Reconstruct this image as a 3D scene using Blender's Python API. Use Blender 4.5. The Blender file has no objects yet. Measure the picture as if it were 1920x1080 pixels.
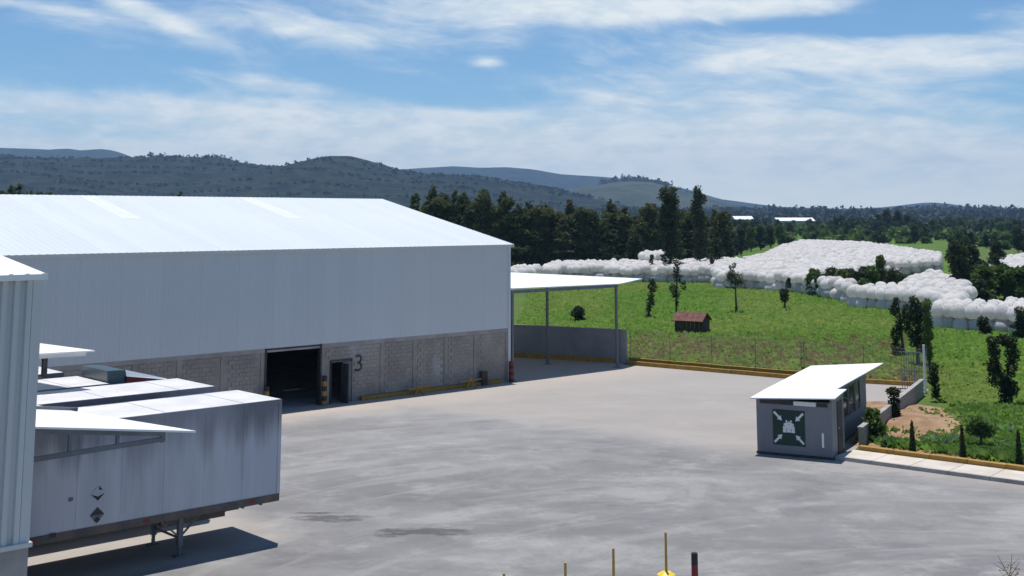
import bpy, bmesh, math, random
import numpy as np
from mathutils import Vector, Matrix, noise as mnoise
R = math.radians
random.seed(7)
scene = bpy.context.scene
col = scene.collection

# ------------------------------------------------------------------ camera
FPX, HOR, CAMH, CXP = 2250.0, 405.0, 9.56, 960.0       # focal length in photo pixels, horizon row, camera height
PITCH = R(8.0)
CYP = HOR - FPX * math.tan(PITCH)
cd = bpy.data.cameras.new('camera')
cam = bpy.data.objects.new('camera', cd); col.objects.link(cam)
cam.location = (0, 0, CAMH)
cam.rotation_euler = (R(90) + PITCH, 0, 0)
cd.sensor_fit = 'HORIZONTAL'; cd.sensor_width = 36.0
cd.lens = 36.0 * FPX / 1920.0
cd.shift_y = -(540.0 - CYP) / 1920.0
cd.clip_start = 0.1; cd.clip_end = 60000
scene.camera = cam

# ------------------------------------------------------------------ light
SUN_EL, SUN_AZ = 81.0, -8.0           # azimuth from +Y towards +X
scene.view_settings.view_transform = 'Standard'
scene.view_settings.look = 'None'
scene.view_settings.gamma = 1.0
scene.view_settings.exposure = 0.0
scene.view_settings.use_curve_mapping = False
sd = bpy.data.lights.new('sun', 'SUN'); sun = bpy.data.objects.new('sun', sd); col.objects.link(sun)
sd.energy = 4.7; sd.angle = R(0.55); sd.color = (1.0, 0.96, 0.9)
sv = Vector((math.sin(R(SUN_AZ)) * math.cos(R(SUN_EL)), math.cos(R(SUN_AZ)) * math.cos(R(SUN_EL)), math.sin(R(SUN_EL))))
sun.rotation_euler = sv.to_track_quat('Z', 'Y').to_euler()

world = bpy.data.worlds.new('World'); scene.world = world; world.use_nodes = True
wt = world.node_tree; wt.nodes.clear()
class NT:
    """small helper to write node maths"""
    def __init__(s, t): s.t = t
    def n(s, typ, **kw):
        x = s.t.nodes.new(typ)
        for k, v in kw.items(): setattr(x, k, v)
        return x
    def put(s, sock, v):
        if isinstance(v, (int, float)): sock.default_value = v
        elif isinstance(v, (tuple, list)): sock.default_value = v
        else: s.t.links.new(v, sock)
    def m(s, op, a, b=None, c=None, clamp=False):
        x = s.n('ShaderNodeMath', operation=op, use_clamp=clamp)
        s.put(x.inputs[0], a)
        if b is not None: s.put(x.inputs[1], b)
        if c is not None: s.put(x.inputs[2], c)
        return x.outputs[0]
    def mix(s, f, a, b, blend='MIX'):
        x = s.n('ShaderNodeMix', data_type='RGBA', blend_type=blend)
        s.put(x.inputs[0], f)
        s.put(x.inputs[6], a if not isinstance(a, tuple) else (*a[:3], 1)); s.put(x.inputs[7], b if not isinstance(b, tuple) else (*b[:3], 1))
        return x.outputs[2]
    def noise(s, vec, scale, detail=4, rough=.55, dist=0.0, dims='3D'):
        x = s.n('ShaderNodeTexNoise', noise_dimensions=dims)
        if vec is not None: s.put(x.inputs['Vector'], vec)
        x.inputs['Scale'].default_value = scale; x.inputs['Detail'].default_value = detail
        x.inputs['Roughness'].default_value = rough; x.inputs['Distortion'].default_value = dist
        return x.outputs[0]
    def ramp(s, v, lo, hi, a=0.0, b=1.0):
        x = s.n('ShaderNodeMapRange', clamp=True, interpolation_type='SMOOTHSTEP')
        s.put(x.inputs[0], v); x.inputs[1].default_value = lo; x.inputs[2].default_value = hi
        x.inputs[3].default_value = a; x.inputs[4].default_value = b
        return x.outputs[0]
    def comb(s, x_, y_, z_):
        x = s.n('ShaderNodeCombineXYZ'); s.put(x.inputs[0], x_); s.put(x.inputs[1], y_); s.put(x.inputs[2], z_)
        return x.outputs[0]
    def mapv(s, vec, scale=(1, 1, 1), rot=(0, 0, 0), loc=(0, 0, 0)):
        x = s.n('ShaderNodeMapping'); s.put(x.inputs[0], vec)
        x.inputs[1].default_value = loc; x.inputs[2].default_value = rot; x.inputs[3].default_value = scale
        return x.outputs[0]
W = NT(wt)
sky = W.n('ShaderNodeTexSky', sky_type='NISHITA', sun_disc=False)
sky.sun_elevation = R(SUN_EL); sky.sun_rotation = R(SUN_AZ)
sky.altitude = 1500; sky.air_density = 1.0; sky.dust_density = 0.25; sky.ozone_density = 3.0
tc = W.n('ShaderNodeTexCoord'); sep = W.n('ShaderNodeSeparateXYZ'); wt.links.new(tc.outputs['Generated'], sep.inputs[0])
X, Y, Z = sep.outputs
az = W.m('ARCTAN2', X, Y)             # direction of the sky, radians from straight ahead
el = W.m('ARCSINE', W.m('MAXIMUM', Z, -1.0))
elp = W.m('MAXIMUM', el, 0.0)
CL = W.m('POWER', W.m('ADD', elp, 0.004), 0.62)      # rows of cloud close up towards the horizon
def sky_vec(kx, ky, oz=0.0): return W.comb(W.m('MULTIPLY', az, kx), W.m('MULTIPLY', CL, ky), oz)
warp = W.noise(sky_vec(3.0, 5.0, 2.0), 1.6, 3, .5)
v1 = W.comb(W.m('ADD', W.m('MULTIPLY', az, 5.0), W.m('MULTIPLY', warp, 1.5)), W.m('ADD', W.m('MULTIPLY', CL, 15.0), W.m('MULTIPLY', az, 1.2)), 3.1)
n_big = W.noise(v1, 1.0, 7, .56)
v2 = W.comb(W.m('MULTIPLY', az, 22.0), W.m('ADD', W.m('MULTIPLY', CL, 70.0), W.m('ADD', W.m('MULTIPLY', warp, 9.0), W.m('MULTIPLY', az, 9.0))), 7.7)
n_wisp = W.noise(v2, 1.0, 7, .62)
def blob(px, py, sx, sy, tilt=0.0):
    a0, e0 = math.atan((px - CXP) / FPX), math.atan((HOR - py) / FPX)
    da = W.m('SUBTRACT', az, a0); de = W.m('ADD', W.m('SUBTRACT', el, e0), W.m('MULTIPLY', da, tilt))
    r = W.m('ADD', W.m('POWER', W.m('ABSOLUTE', W.m('DIVIDE', da, sx / FPX)), 2.0), W.m('POWER', W.m('ABSOLUTE', W.m('DIVIDE', de, sy / FPX)), 2.0))
    return W.m('EXPONENT', W.m('MULTIPLY', r, -1.0))
bias = None
for b in ((1250, 18, 460, 36, 0.0, .42), (280, 45, 150, 22, .38, .34), (560, 60, 190, 22, .12, .26), (560, 168, 130, 18, .1, .26), (1750, 120, 330, 55, .0, .38),
          (1420, 118, 110, 15, -.1, .36), (1500, 235, 460, 55, .12, .36), (880, 262, 420, 45, .08, .30), (100, 215, 420, 32, 0, .24),
          (1700, 330, 600, 45, 0, .30), (915, 118, 34, 10, 0, .42), (90, 45, 130, 12, .1, .2), (820, 215, 260, 14, .0, .18), (1180, 190, 150, 14, 0, .1), (420, 300, 900, 60, 0, .2),
          (650, 190, 260, 40, 0, -.10), (1080, 120, 200, 30, 0, -.10), (1600, 62, 260, 14, .05, -.38), (1830, 20, 150, 22, 0, -.34), (1010, 250, 90, 22, 0, .0)):
    t_ = W.m('MULTIPLY', blob(*b[:5]), b[5]); bias = t_ if bias is None else W.m('ADD', bias, t_)
low = W.ramp(el, 0.0, 0.11, .36, 0.0)
dens = W.m('ADD', W.m('ADD', W.m('MULTIPLY', n_big, .80), W.m('MULTIPLY', n_wisp, .42)), W.m('ADD', bias, low))
dens = W.m('ADD', dens, W.ramp(el, .22, .7, 0, -.22))
cover = W.ramp(dens, .57, 1.04, 0.02, .97)
puff = W.noise(W.comb(W.m('MULTIPLY', az, 26.0), W.m('MULTIPLY', el, 78.0), 1.2), 1.0, 6, .6)
cl_col = W.mix(W.ramp(puff, .35, .62), (.70, .81, .88), (.90, .95, .96))
cl_col = W.mix(W.ramp(el, .0, .06, .8, 0), cl_col, (1.0, 1.06, 1.0))
blue = W.mix(1.0, sky.outputs[0], (.86, 1.14, 1.28), 'MULTIPLY')
bg1 = W.n('ShaderNodeBackground'); wt.links.new(blue, bg1.inputs[0]); bg1.inputs[1].default_value = 0.09
bg2 = W.n('ShaderNodeBackground'); wt.links.new(cl_col, bg2.inputs[0]); bg2.inputs[1].default_value = 1.0
ms = W.n('ShaderNodeMixShader'); wt.links.new(cover, ms.inputs[0]); wt.links.new(bg1.outputs[0], ms.inputs[1]); wt.links.new(bg2.outputs[0], ms.inputs[2])
wo = W.n('ShaderNodeOutputWorld'); wt.links.new(ms.outputs[0], wo.inputs[0])
cy_ = scene.cycles
cy_.max_bounces = 6; cy_.diffuse_bounces = 3; cy_.glossy_bounces = 3; cy_.transparent_max_bounces = 12; cy_.volume_bounces = 0
cy_.use_denoising = True

# ------------------------------------------------------------------ helpers
def G(px, py, h=0.0):
    """point of the place seen at a photo pixel, at height h"""
    dx = px - CXP; d = -(py - CYP)
    yy = FPX * math.cos(PITCH) - d * math.sin(PITCH); zz = FPX * math.sin(PITCH) + d * math.cos(PITCH)
    t = (h - CAMH) / zz
    return Vector((dx * t, yy * t, h))
def tag(o, label=None, cat=None, group=None, kind=None):
    if label: o['label'] = label
    if cat: o['category'] = cat
    if group: o['group'] = group
    if kind: o['kind'] = kind
    return o
def empty(name, loc=(0, 0, 0), rz=0.0, parent=None):
    o = bpy.data.objects.new(name, None); col.objects.link(o); o.location = loc; o.rotation_euler = (0, 0, rz); o.empty_display_size = .2
    if parent: o.parent = parent
    return o
def link(name, me, parent=None, loc=(0, 0, 0), rz=0.0, scale=None):
    o = bpy.data.objects.new(name, me); col.objects.link(o); o.location = loc; o.rotation_euler = (0, 0, rz)
    if scale: o.scale = scale
    if parent: o.parent = parent
    return o
def copy_tree(o, parent=None):
    c = o.copy(); col.objects.link(c)
    if parent: c.parent = parent
    for ch in list(o.children): copy_tree(ch, c)
    return c
class MB:
    def __init__(s): s.v = []; s.f = []; s.mi = []
    def add(s, vs, fs, mi=0):
        b = len(s.v); s.v += [tuple(p) for p in vs]; s.f += [tuple(b + i for i in q) for q in fs]; s.mi += [mi] * len(fs); return s
    def box(s, x0, y0, z0, x1, y1, z1, mi=0):
        return s.add([(x0, y0, z0), (x1, y0, z0), (x1, y1, z0), (x0, y1, z0), (x0, y0, z1), (x1, y0, z1), (x1, y1, z1), (x0, y1, z1)],
                     [(0, 3, 2, 1), (4, 5, 6, 7), (0, 1, 5, 4), (1, 2, 6, 5), (2, 3, 7, 6), (3, 0, 4, 7)], mi)
    def hexa(s, a, mi=0):       # eight corners: bottom four then top four
        return s.add(a, [(0, 3, 2, 1), (4, 5, 6, 7), (0, 1, 5, 4), (1, 2, 6, 5), (2, 3, 7, 6), (3, 0, 4, 7)], mi)
    def slab(s, poly, t, mi=0):  # polygon (any plane) thickened downwards by t
        n = len(poly); vs = [tuple(p) for p in poly] + [(p[0], p[1], p[2] - t) for p in poly]
        fs = [tuple(range(n)), tuple(range(2 * n - 1, n - 1, -1))] + [(i, n + i, n + (i + 1) % n, (i + 1) % n) for i in range(n)]
        return s.add(vs, fs, mi)
    def tube(s, p0, p1, r0, r1=None, n=10, mi=0, cap=True):
        p0 = Vector(p0); p1 = Vector(p1); r1 = r0 if r1 is None else r1
        d = (p1 - p0).normalized(); a = d.orthogonal().normalized(); b = d.cross(a)
        vs = []
        for p, r in ((p0, r0), (p1, r1)):
            for i in range(n):
                t = 2 * math.pi * i / n; vs.append(p + a * (r * math.cos(t)) + b * (r * math.sin(t)))
        fs = [(i, (i + 1) % n, n + (i + 1) % n, n + i) for i in range(n)]
        if cap: fs += [tuple(range(n - 1, -1, -1)), tuple(range(n, 2 * n))]
        return s.add(vs, fs, mi)
    def bar(s, p0, p1, w, h=None, mi=0):
        h = w if h is None else h
        p0 = Vector(p0); p1 = Vector(p1); d = (p1 - p0).normalized()
        a = Vector((0, 0, 1)).cross(d); a = Vector((1, 0, 0)) if a.length < 1e-4 else a.normalized(); b = d.cross(a)
        vs = [p + a * (sx * w / 2) + b * (sy * h / 2) for p in (p0, p1) for sx, sy in ((-1, -1), (1, -1), (1, 1), (-1, 1))]
        return s.hexa(vs, mi)
    def lathe(s, prof, n=16, c=(0, 0), mi=0):
        vs = []; fs = []
        for r, z in prof:
            for i in range(n):
                t = 2 * math.pi * i / n; vs.append((c[0] + r * math.cos(t), c[1] + r * math.sin(t), z))
        for k in range(len(prof) - 1):
            for i in range(n): fs.append((k * n + i, k * n + (i + 1) % n, (k + 1) * n + (i + 1) % n, (k + 1) * n + i))
        return s.add(vs, fs, mi)
    def mesh(s, name, mats, smooth=False):
        me = bpy.data.meshes.new(name); me.from_pydata(s.v, [], s.f)
        for m in (mats if isinstance(mats, (list, tuple)) else [mats]): me.materials.append(m)
        if len(me.materials) > 1: me.polygons.foreach_set('material_index', s.mi)
        if smooth: me.polygons.foreach_set('use_smooth', [True] * len(me.polygons))
        me.update(); return me
    def build(s, name, mats, parent=None, loc=(0, 0, 0), rz=0.0, smooth=False):
        return link(name, s.mesh(name, mats, smooth), parent, loc, rz)
def np_mesh(name, verts, quads, m, smooth=False):
    me = bpy.data.meshes.new(name); nv, nq, k = len(verts), len(quads), quads.shape[1]
    me.vertices.add(nv); me.vertices.foreach_set('co', verts.astype(np.float32).ravel())
    me.loops.add(nq * k); me.loops.foreach_set('vertex_index', quads.astype(np.int32).ravel())
    me.polygons.add(nq); me.polygons.foreach_set('loop_start', (np.arange(nq) * k).astype(np.int32)); 
    if smooth: me.polygons.foreach_set('use_smooth', np.ones(nq, bool))
    me.materials.append(m); me.update(calc_edges=True); me.validate(); return me

def mat(name, c1, c2=None, rough=.8, scale=1.0, detail=6, stretch=(1, 1, 1), lo=.35, hi=.65, metal=0.0, bump=0.0, bscale=None, bdist=.02,
        vary=0.0, island=0.0, c3=None, s3=8.0, lo3=.55, hi3=.72, spec=.4, coords='Object'):
    m = bpy.data.materials.new(name); m.use_nodes = True; N = NT(m.node_tree)
    b = m.node_tree.nodes['Principled BSDF']; b.inputs['Roughness'].default_value = rough; b.inputs['Metallic'].default_value = metal
    b.inputs['Specular IOR Level'].default_value = spec
    c = (*c1, 1)
    tcn = N.n('ShaderNodeTexCoord'); vec = N.mapv(tcn.outputs[coords], stretch)
    out = None
    if c2 is not None:
        out = N.mix(N.ramp(N.noise(vec, scale, detail, .6), lo, hi), tuple(c1), tuple(c2))
    if c3 is not None:
        out = N.mix(N.ramp(N.noise(vec, s3, 5, .6), lo3, hi3), out if out is not None else tuple(c1), tuple(c3))
    if vary or island:
        if vary:
            r = N.n('ShaderNodeObjectInfo').outputs['Random']
        else:
            r = N.n('ShaderNodeNewGeometry').outputs['Random Per Island']
        amt = vary or island
        k = N.m('ADD', N.m('MULTIPLY', r, 2 * amt), 1 - amt)
        out = N.mix(1.0, out if out is not None else tuple(c1), N.comb(k, k, k), 'MULTIPLY')
    if out is None: b.inputs['Base Color'].default_value = c
    else: m.node_tree.links.new(out, b.inputs['Base Color'])
    if bump:
        bn = N.n('ShaderNodeBump'); bn.inputs['Strength'].default_value = bump; bn.inputs['Distance'].default_value = bdist
        m.node_tree.links.new(N.noise(vec, bscale or scale * 6, 4, .6), bn.inputs['Height']); m.node_tree.links.new(bn.outputs[0], b.inputs['Normal'])
    return m
def frame(o, deg):
    c, s = math.cos(R(deg)), math.sin(R(deg))
    return lambda a, b, z=0.0: Vector((o[0] + a * c - b * s, o[1] + a * s + b * c, z))
TH = 42.6                                     # the long walls run this way
WO, NO, TO, BO = (-.16, 72.1), (-9.73, 25.2), (-7.09, 37.13), (9.94, 50.64)
wf, nf_, tf = frame(WO, TH), frame(NO, TH), frame(TO, TH); bf = frame(BO, -27.1)

# ------------------------------------------------------------------ materials
M = {}
M['wall_metal'] = mat('painted_steel_wall', (.55, .585, .62), (.59, .62, .65), .45, .25, stretch=(1, 1, .12), vary=.02, spec=.5)
M['near_metal'] = mat('ribbed_steel_wall', (.52, .545, .555), (.60, .62, .62), .45, .4, stretch=(2, 2, .15), vary=.03, spec=.5)
M['roof_white'] = mat('white_roof_sheet', (.61, .65, .68), (.66, .695, .72), .42, .35, stretch=(1, .3, 1), vary=.025, spec=.5)
M['skylight'] = mat('translucent_roof_sheet', (.72, .74, .745), (.78, .79, .79), .35, 1.5)
M['block'] = mat('concrete_block', (.265, .235, .21), (.37, .335, .30), .9, .55, 6, lo=.3, hi=.7, island=.05, bump=.3, bscale=30, c3=(.40, .39, .385), s3=.5, lo3=.56, hi3=.7)
M['mortar'] = mat('mortar', (.27, .245, .22), (.35, .32, .29), .95, .9)
M['concrete_trim'] = mat('cast_concrete', (.29, .275, .265), (.38, .365, .35), .9, .9, bump=.3, bscale=14, c3=(.2, .19, .18), s3=2.0, lo3=.6, hi3=.8)
M['dark'] = mat('dark_steel', (.03, .03, .035), (.05, .05, .055), .6, 3)
M['steel_gray'] = mat('gray_painted_steel', (.13, .14, .155), (.17, .18, .2), .5, 3)
M['yellow'] = mat('traffic_yellow_paint', (.40, .235, .04), (.32, .18, .04), .7, 2.5, c3=(.18, .125, .07), s3=5, lo3=.58, hi3=.7)
M['yellow_clean'] = mat('yellow_paint', (.85, .60, .05), (.75, .5, .04), .4, 3)
M['amber'] = mat('amber_paint', (.55, .34, .05), (.48, .28, .04), .5, 3)
M['black_paint'] = mat('black_paint', (.015, .015, .016), (.03, .03, .03), .5, 4)
M['number_paint'] = mat('faded_black_paint', (.05, .05, .05), (.09, .088, .085), .8, 3)
M['red_paint'] = mat('red_paint', (.28, .025, .028), (.2, .02, .022), .5, 4)
M['orange_paint'] = mat('orange_paint', (.42, .19, .02), (.33, .14, .02), .6, 4)
M['trailer_side'] = mat('trailer_aluminium', (.47, .48, .53), (.55, .555, .60), .5, .9, 6, stretch=(1.6, 1.6, .16), vary=.06, c3=(.27, .27, .30), s3=1.3, lo3=.54, hi3=.9, spec=.5)
M['trailer_roof'] = mat('trailer_roof_sheet', (.62, .61, .60), (.74, .73, .73), .5, .6, 6, c3=(.52, .50, .48), s3=1.6, lo3=.6, hi3=.8)
M['rail_rust'] = mat('weathered_rail', (.10, .09, .085), (.17, .13, .105), .8, 1.6, bump=.2)
M['tyre'] = mat('tyre_rubber', (.02, .02, .02), (.035, .035, .035), .9, 5)
M['rim'] = mat('wheel_rim', (.4, .4, .4), (.5, .5, .5), .4, 5, metal=.6)
M['booth_wall'] = mat('booth_gray_panel', (.185, .19, .21), (.225, .23, .25), .6, .9, bump=.1, stretch=(1, 1, .3))
M['booth_roof'] = mat('booth_white_roof', (.80, .81, .81), (.88, .88, .88), .45, .8)
M['sign_green'] = mat('dark_green_sign', (.008, .035, .028), (.012, .045, .035), .5, 3)
M['white_paint'] = mat('white_paint', (.72, .74, .74), (.8, .8, .8), .5, 4)
M['glass'] = mat('dark_window', (.02, .025, .035), (.03, .035, .045), .12, 2, spec=.6)
M['yard_wall'] = mat('gray_painted_wall', (.22, .225, .25), (.27, .275, .30), .8, .7, bump=.15)
M['sidewalk'] = mat('sidewalk_concrete', (.50, .45, .385), (.60, .54, .475), .9, .8, 7, bump=.25, bscale=30, vary=.04, c3=(.45, .40, .35), s3=3, lo3=.6, hi3=.75)
M['soil'] = mat('bare_brown_soil', (.25, .15, .085), (.36, .235, .14), 1.0, 1.3, 8, bump=.8, bscale=9, bdist=.08)
M['tin_rust'] = mat('rusty_red_roof_sheet', (.10, .032, .024), (.17, .07, .052), .8, 3, 7, vary=.12)
M['plank'] = mat('dark_wood', (.045, .032, .026), (.09, .07, .055), .9, 4, vary=.3)
M['cab_blue'] = mat('cab_paint_pale_blue', (.50, .57, .63), (.56, .62, .67), .3, 2, spec=.6)
M['cab_teal'] = mat('cab_dark_teal', (.05, .09, .11), (.07, .11, .13), .3, 2, spec=.6)
M['bark'] = mat('bark', (.07, .052, .04), (.13, .10, .08), .95, 6, 6, stretch=(1, 1, .3), bump=.6)
M['fence_post'] = mat('fence_post_paint', (.13, .13, .12), (.2, .19, .17), .8, 4)
M['wire'] = mat('galvanised_wire', (.24, .20, .16), (.32, .27, .22), .8, 4)
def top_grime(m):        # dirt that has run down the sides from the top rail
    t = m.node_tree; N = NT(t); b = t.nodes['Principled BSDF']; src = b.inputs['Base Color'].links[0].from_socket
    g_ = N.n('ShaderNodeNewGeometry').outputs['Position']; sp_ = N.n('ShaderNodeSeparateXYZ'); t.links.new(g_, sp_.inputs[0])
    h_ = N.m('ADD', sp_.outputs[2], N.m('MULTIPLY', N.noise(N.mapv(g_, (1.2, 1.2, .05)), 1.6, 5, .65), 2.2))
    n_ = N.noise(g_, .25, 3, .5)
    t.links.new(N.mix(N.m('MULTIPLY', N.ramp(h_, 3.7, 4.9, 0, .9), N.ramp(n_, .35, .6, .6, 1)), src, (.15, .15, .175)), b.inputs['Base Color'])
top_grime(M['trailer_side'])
def leafmat(name, a, b, rough=.7, trans=.25, isl=.35):
    m = bpy.data.materials.new(name); m.use_nodes = True; N = NT(m.node_tree); t = m.node_tree
    r = N.n('ShaderNodeNewGeometry').outputs['Random Per Island']
    tcn = N.n('ShaderNodeTexCoord')
    oi = N.n('ShaderNodeObjectInfo').outputs['Random']
    f = N.m('ADD', N.m('MULTIPLY', N.ramp(N.noise(tcn.outputs['Object'], 1.3, 3, .5), .35, .65), .6), N.m('MULTIPLY', r, .4))
    c = N.mix(f, tuple(a), tuple(b))
    k = N.m('ADD', N.m('MULTIPLY', oi, .5), .75); c = N.mix(1.0, c, N.comb(k, N.m('ADD', N.m('MULTIPLY', oi, .3), .85), k), 'MULTIPLY')
    b_ = t.nodes['Principled BSDF']; t.links.new(c, b_.inputs['Base Color']); b_.inputs['Roughness'].default_value = rough; b_.inputs['Specular IOR Level'].default_value = .25
    tr = N.n('ShaderNodeBsdfTranslucent'); t.links.new(c, tr.inputs[0])
    mx = N.n('ShaderNodeMixShader'); mx.inputs[0].default_value = trans
    t.links.new(b_.outputs[0], mx.inputs[1]); t.links.new(tr.outputs[0], mx.inputs[2]); t.links.new(mx.outputs[0], t.nodes['Material Output'].inputs[0])
    return m
M['conifer'] = leafmat('conifer_needles', (.045, .062, .022), (.13, .15, .052), trans=.4)
M['dark_leaf'] = leafmat('dark_leaves', (.022, .036, .014), (.06, .085, .03), trans=.3)
M['mid_leaf'] = leafmat('mid_green_leaves', (.05, .10, .022), (.13, .20, .045), trans=.35)
M['light_leaf'] = leafmat('bright_green_leaves', (.09, .19, .035), (.22, .33, .07), trans=.4)
M['blue_leaf'] = leafmat('blue_green_leaves', (.12, .22, .12), (.22, .34, .2), trans=.3)
M['grass'] = leafmat('grass_blades', (.10, .23, .03), (.25, .40, .07), trans=.45)
M['pale_grass'] = leafmat('yellow_green_blades', (.15, .255, .04), (.30, .40, .095), trans=.45)
M['dry_grass'] = leafmat('dry_grass_blades', (.20, .16, .07), (.40, .29, .17), trans=.4)
M['forest'] = leafmat('far_forest_leaves', (.016, .025, .016), (.034, .045, .028), trans=.1)

# ------------------------------------------------------------------ ground
def ground_material():
    m = bpy.data.materials.new('green_field_ground'); m.use_nodes = True; N = NT(m.node_tree); t = m.node_tree
    p = N.n('ShaderNodeNewGeometry').outputs['Position']
    big = N.noise(p, .012, 5, .6); mid = N.noise(p, .11, 6, .6); fine = N.noise(p, 1.7, 6, .7)
    g = N.mix(N.ramp(mid, .35, .65), (.065, .145, .022), (.125, .21, .035))
    g = N.mix(N.ramp(fine, .40, .72, 0, .6), g, (.035, .065, .014))
    g = N.mix(N.ramp(big, .46, .60), g, (.10, .14, .045))
    g = N.mix(N.ramp(N.noise(p, .35, 6, .65), .58, .72, 0, .55), g, (.17, .13, .07))
    sx = N.n('ShaderNodeSeparateXYZ'); t.links.new(p, sx.inputs[0])
    q0, q1 = G(1172, 684), G(1717, 724); dd = (q1 - q0).normalized()
    dk = N.m('ADD', N.m('MULTIPLY', N.m('SUBTRACT', sx.outputs[0], q0.x), -dd.y), N.m('MULTIPLY', N.m('SUBTRACT', sx.outputs[1], q0.y), dd.x))
    dkn = N.m('ADD', dk, N.m('MULTIPLY', N.m('SUBTRACT', N.noise(p, .2, 5, .65), .5), 22.0))
    g = N.mix(N.m('MULTIPLY', N.ramp(dkn, 6.0, 24.0, .65, 0), N.ramp(dk, -3.0, -1.0)), g, N.mix(N.ramp(fine, .35, .65), (.17, .125, .07), (.11, .12, .045)))
    b = t.nodes['Principled BSDF']; t.links.new(g, b.inputs['Base Color']); b.inputs['Roughness'].default_value = 1; b.inputs['Specular IOR Level'].default_value = .1
    bn = N.n('ShaderNodeBump'); bn.inputs['Strength'].default_value = .8; bn.inputs['Distance'].default_value = .25
    t.links.new(fine, bn.inputs['Height']); t.links.new(bn.outputs[0], b.inputs['Normal'])
    return m
M['ground'] = ground_material()
def yard_material():
    m = bpy.data.materials.new('yard_concrete'); m.use_nodes = True; N = NT(m.node_tree); t = m.node_tree
    p = N.n('ShaderNodeNewGeometry').outputs['Position']
    dist = N.n('ShaderNodeVectorMath', operation='SUBTRACT'); t.links.new(p, dist.inputs[0]); dist.inputs[1].default_value = (14, 22, 0)
    sp = N.n('ShaderNodeSeparateXYZ'); t.links.new(dist.outputs[0], sp.inputs[0])
    rad = N.m('SQRT', N.m('ADD', N.m('MULTIPLY', sp.outputs[0], sp.outputs[0]), N.m('MULTIPLY', sp.outputs[1], sp.outputs[1])))
    ang = N.m('ARCTAN2', sp.outputs[0], sp.outputs[1])
    arcs = N.noise(N.comb(N.m('MULTIPLY', rad, .9), N.m('MULTIPLY', ang, 2.2), .5), 1.0, 6, .65)          # turning tyre tracks
    drift = N.noise(N.mapv(p, (.5, 1, 1), (0, 0, R(20))), .13, 7, .62)
    patch = N.noise(N.mapv(p, (.35, 1, 1), (0, 0, R(42))), .55, 7, .68)
    fine = N.noise(p, 6.0, 6, .7)
    mott = N.noise(p, .42, 8, .72); blot = N.noise(N.mapv(p, (.6, 1, 1), (0, 0, R(42))), .23, 8, .66, .6)
    c = N.mix(N.ramp(drift, .34, .66), (.178, .174, .175), (.24, .235, .233))
    c = N.mix(N.ramp(blot, .50, .66, 0, .7), c, (.34, .332, .322))
    c = N.mix(N.ramp(mott, .48, .74, 0, .75), c, (.36, .352, .345))
    c = N.mix(N.ramp(mott, .30, .46, .55, 0), c, (.13, .128, .132))
    c = N.mix(N.ramp(blot, .32, .46, .6, 0), c, (.125, .123, .128))
    c = N.mix(N.ramp(arcs, .52, .66, 0, .40), c, (.34, .333, .325))
    c = N.mix(N.ramp(arcs, .28, .42, .28, 0), c, (.15, .147, .15))
    c = N.mix(N.ramp(fine, .35, .7, 0, .16), c, (.14, .138, .138))
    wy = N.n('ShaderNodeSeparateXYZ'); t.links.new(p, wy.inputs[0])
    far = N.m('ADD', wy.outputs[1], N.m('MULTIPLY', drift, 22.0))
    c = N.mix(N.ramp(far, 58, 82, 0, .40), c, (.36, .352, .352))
    # dusty beige strip along the warehouse front and along the sidewalk
    wsp = N.n('ShaderNodeSeparateXYZ'); t.links.new(p, wsp.inputs[0])
    cs, sn = math.cos(R(TH)), math.sin(R(TH))
    dw = N.m('ADD', N.m('MULTIPLY', N.m('SUBTRACT', wsp.outputs[0], WO[0]), sn), N.m('MULTIPLY', N.m('SUBTRACT', wsp.outputs[1], WO[1]), -cs))   # metres in front of the wall
    dwn = N.m('ADD', dw, N.m('MULTIPLY', N.noise(p, .3, 5, .6), 5.0))
    c = N.mix(N.ramp(dwn, 3.0, 8.0, .8, 0), c, (.47, .405, .345))
    k0, k1 = G(1565, 862), G(1925, 911); kd = (k1 - k0).normalized(); kn = Vector((kd.y, -kd.x))
    if kn.y > 0: kn = -kn
    dk = N.m('ADD', N.m('MULTIPLY', N.m('SUBTRACT', wsp.outputs[0], k0.x), kn.x), N.m('MULTIPLY', N.m('SUBTRACT', wsp.outputs[1], k0.y), kn.y))
    dkn = N.m('ADD', dk, N.m('MULTIPLY', N.noise(p, .5, 5, .6), 2.2))
    c = N.mix(N.ramp(dkn, .8, 3.4, .6, 0), c, (.38, .34, .305))
    # beige drag trail under the trailers
    dt = N.m('ADD', N.m('MULTIPLY', N.m('SUBTRACT', wsp.outputs[0], TO[0]), cs), N.m('MULTIPLY', N.m('SUBTRACT', wsp.outputs[1], TO[1]), sn))
    dtn = N.m('ADD', dt, N.m('MULTIPLY', N.noise(p, .4, 5, .6), 3.0))
    dv = N.m('ADD', N.m('MULTIPLY', N.m('SUBTRACT', wsp.outputs[0], TO[0]), -sn), N.m('MULTIPLY', N.m('SUBTRACT', wsp.outputs[1], TO[1]), cs))
    c = N.mix(N.m('MULTIPLY', N.ramp(dtn, 1.0, 3.5, .7, 0), N.ramp(dv, -.6, .6)), c, (.44, .40, .36))
    # oil stains
    for (px, py, sx, sy) in ((620, 972, 1.1, .42), (800, 997, 1.5, .42), (735, 1003, .5, .3), (1130, 905, .8, .25), (600, 962, .7, .15)):
        q = G(px, py)
        ddx = N.m('DIVIDE', N.m('SUBTRACT', wsp.outputs[0], q.x), sx); ddy = N.m('DIVIDE', N.m('SUBTRACT', wsp.outputs[1], q.y), sy)
        r2 = N.m('ADD', N.m('MULTIPLY', ddx, ddx), N.m('MULTIPLY', ddy, ddy))
        r2 = N.m('ADD', r2, N.m('MULTIPLY', N.m('SUBTRACT', N.noise(N.mapv(p, (.45, 1, 1), (0, 0, R(25))), 2.0, 6, .75), .5), 7.0))
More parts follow.
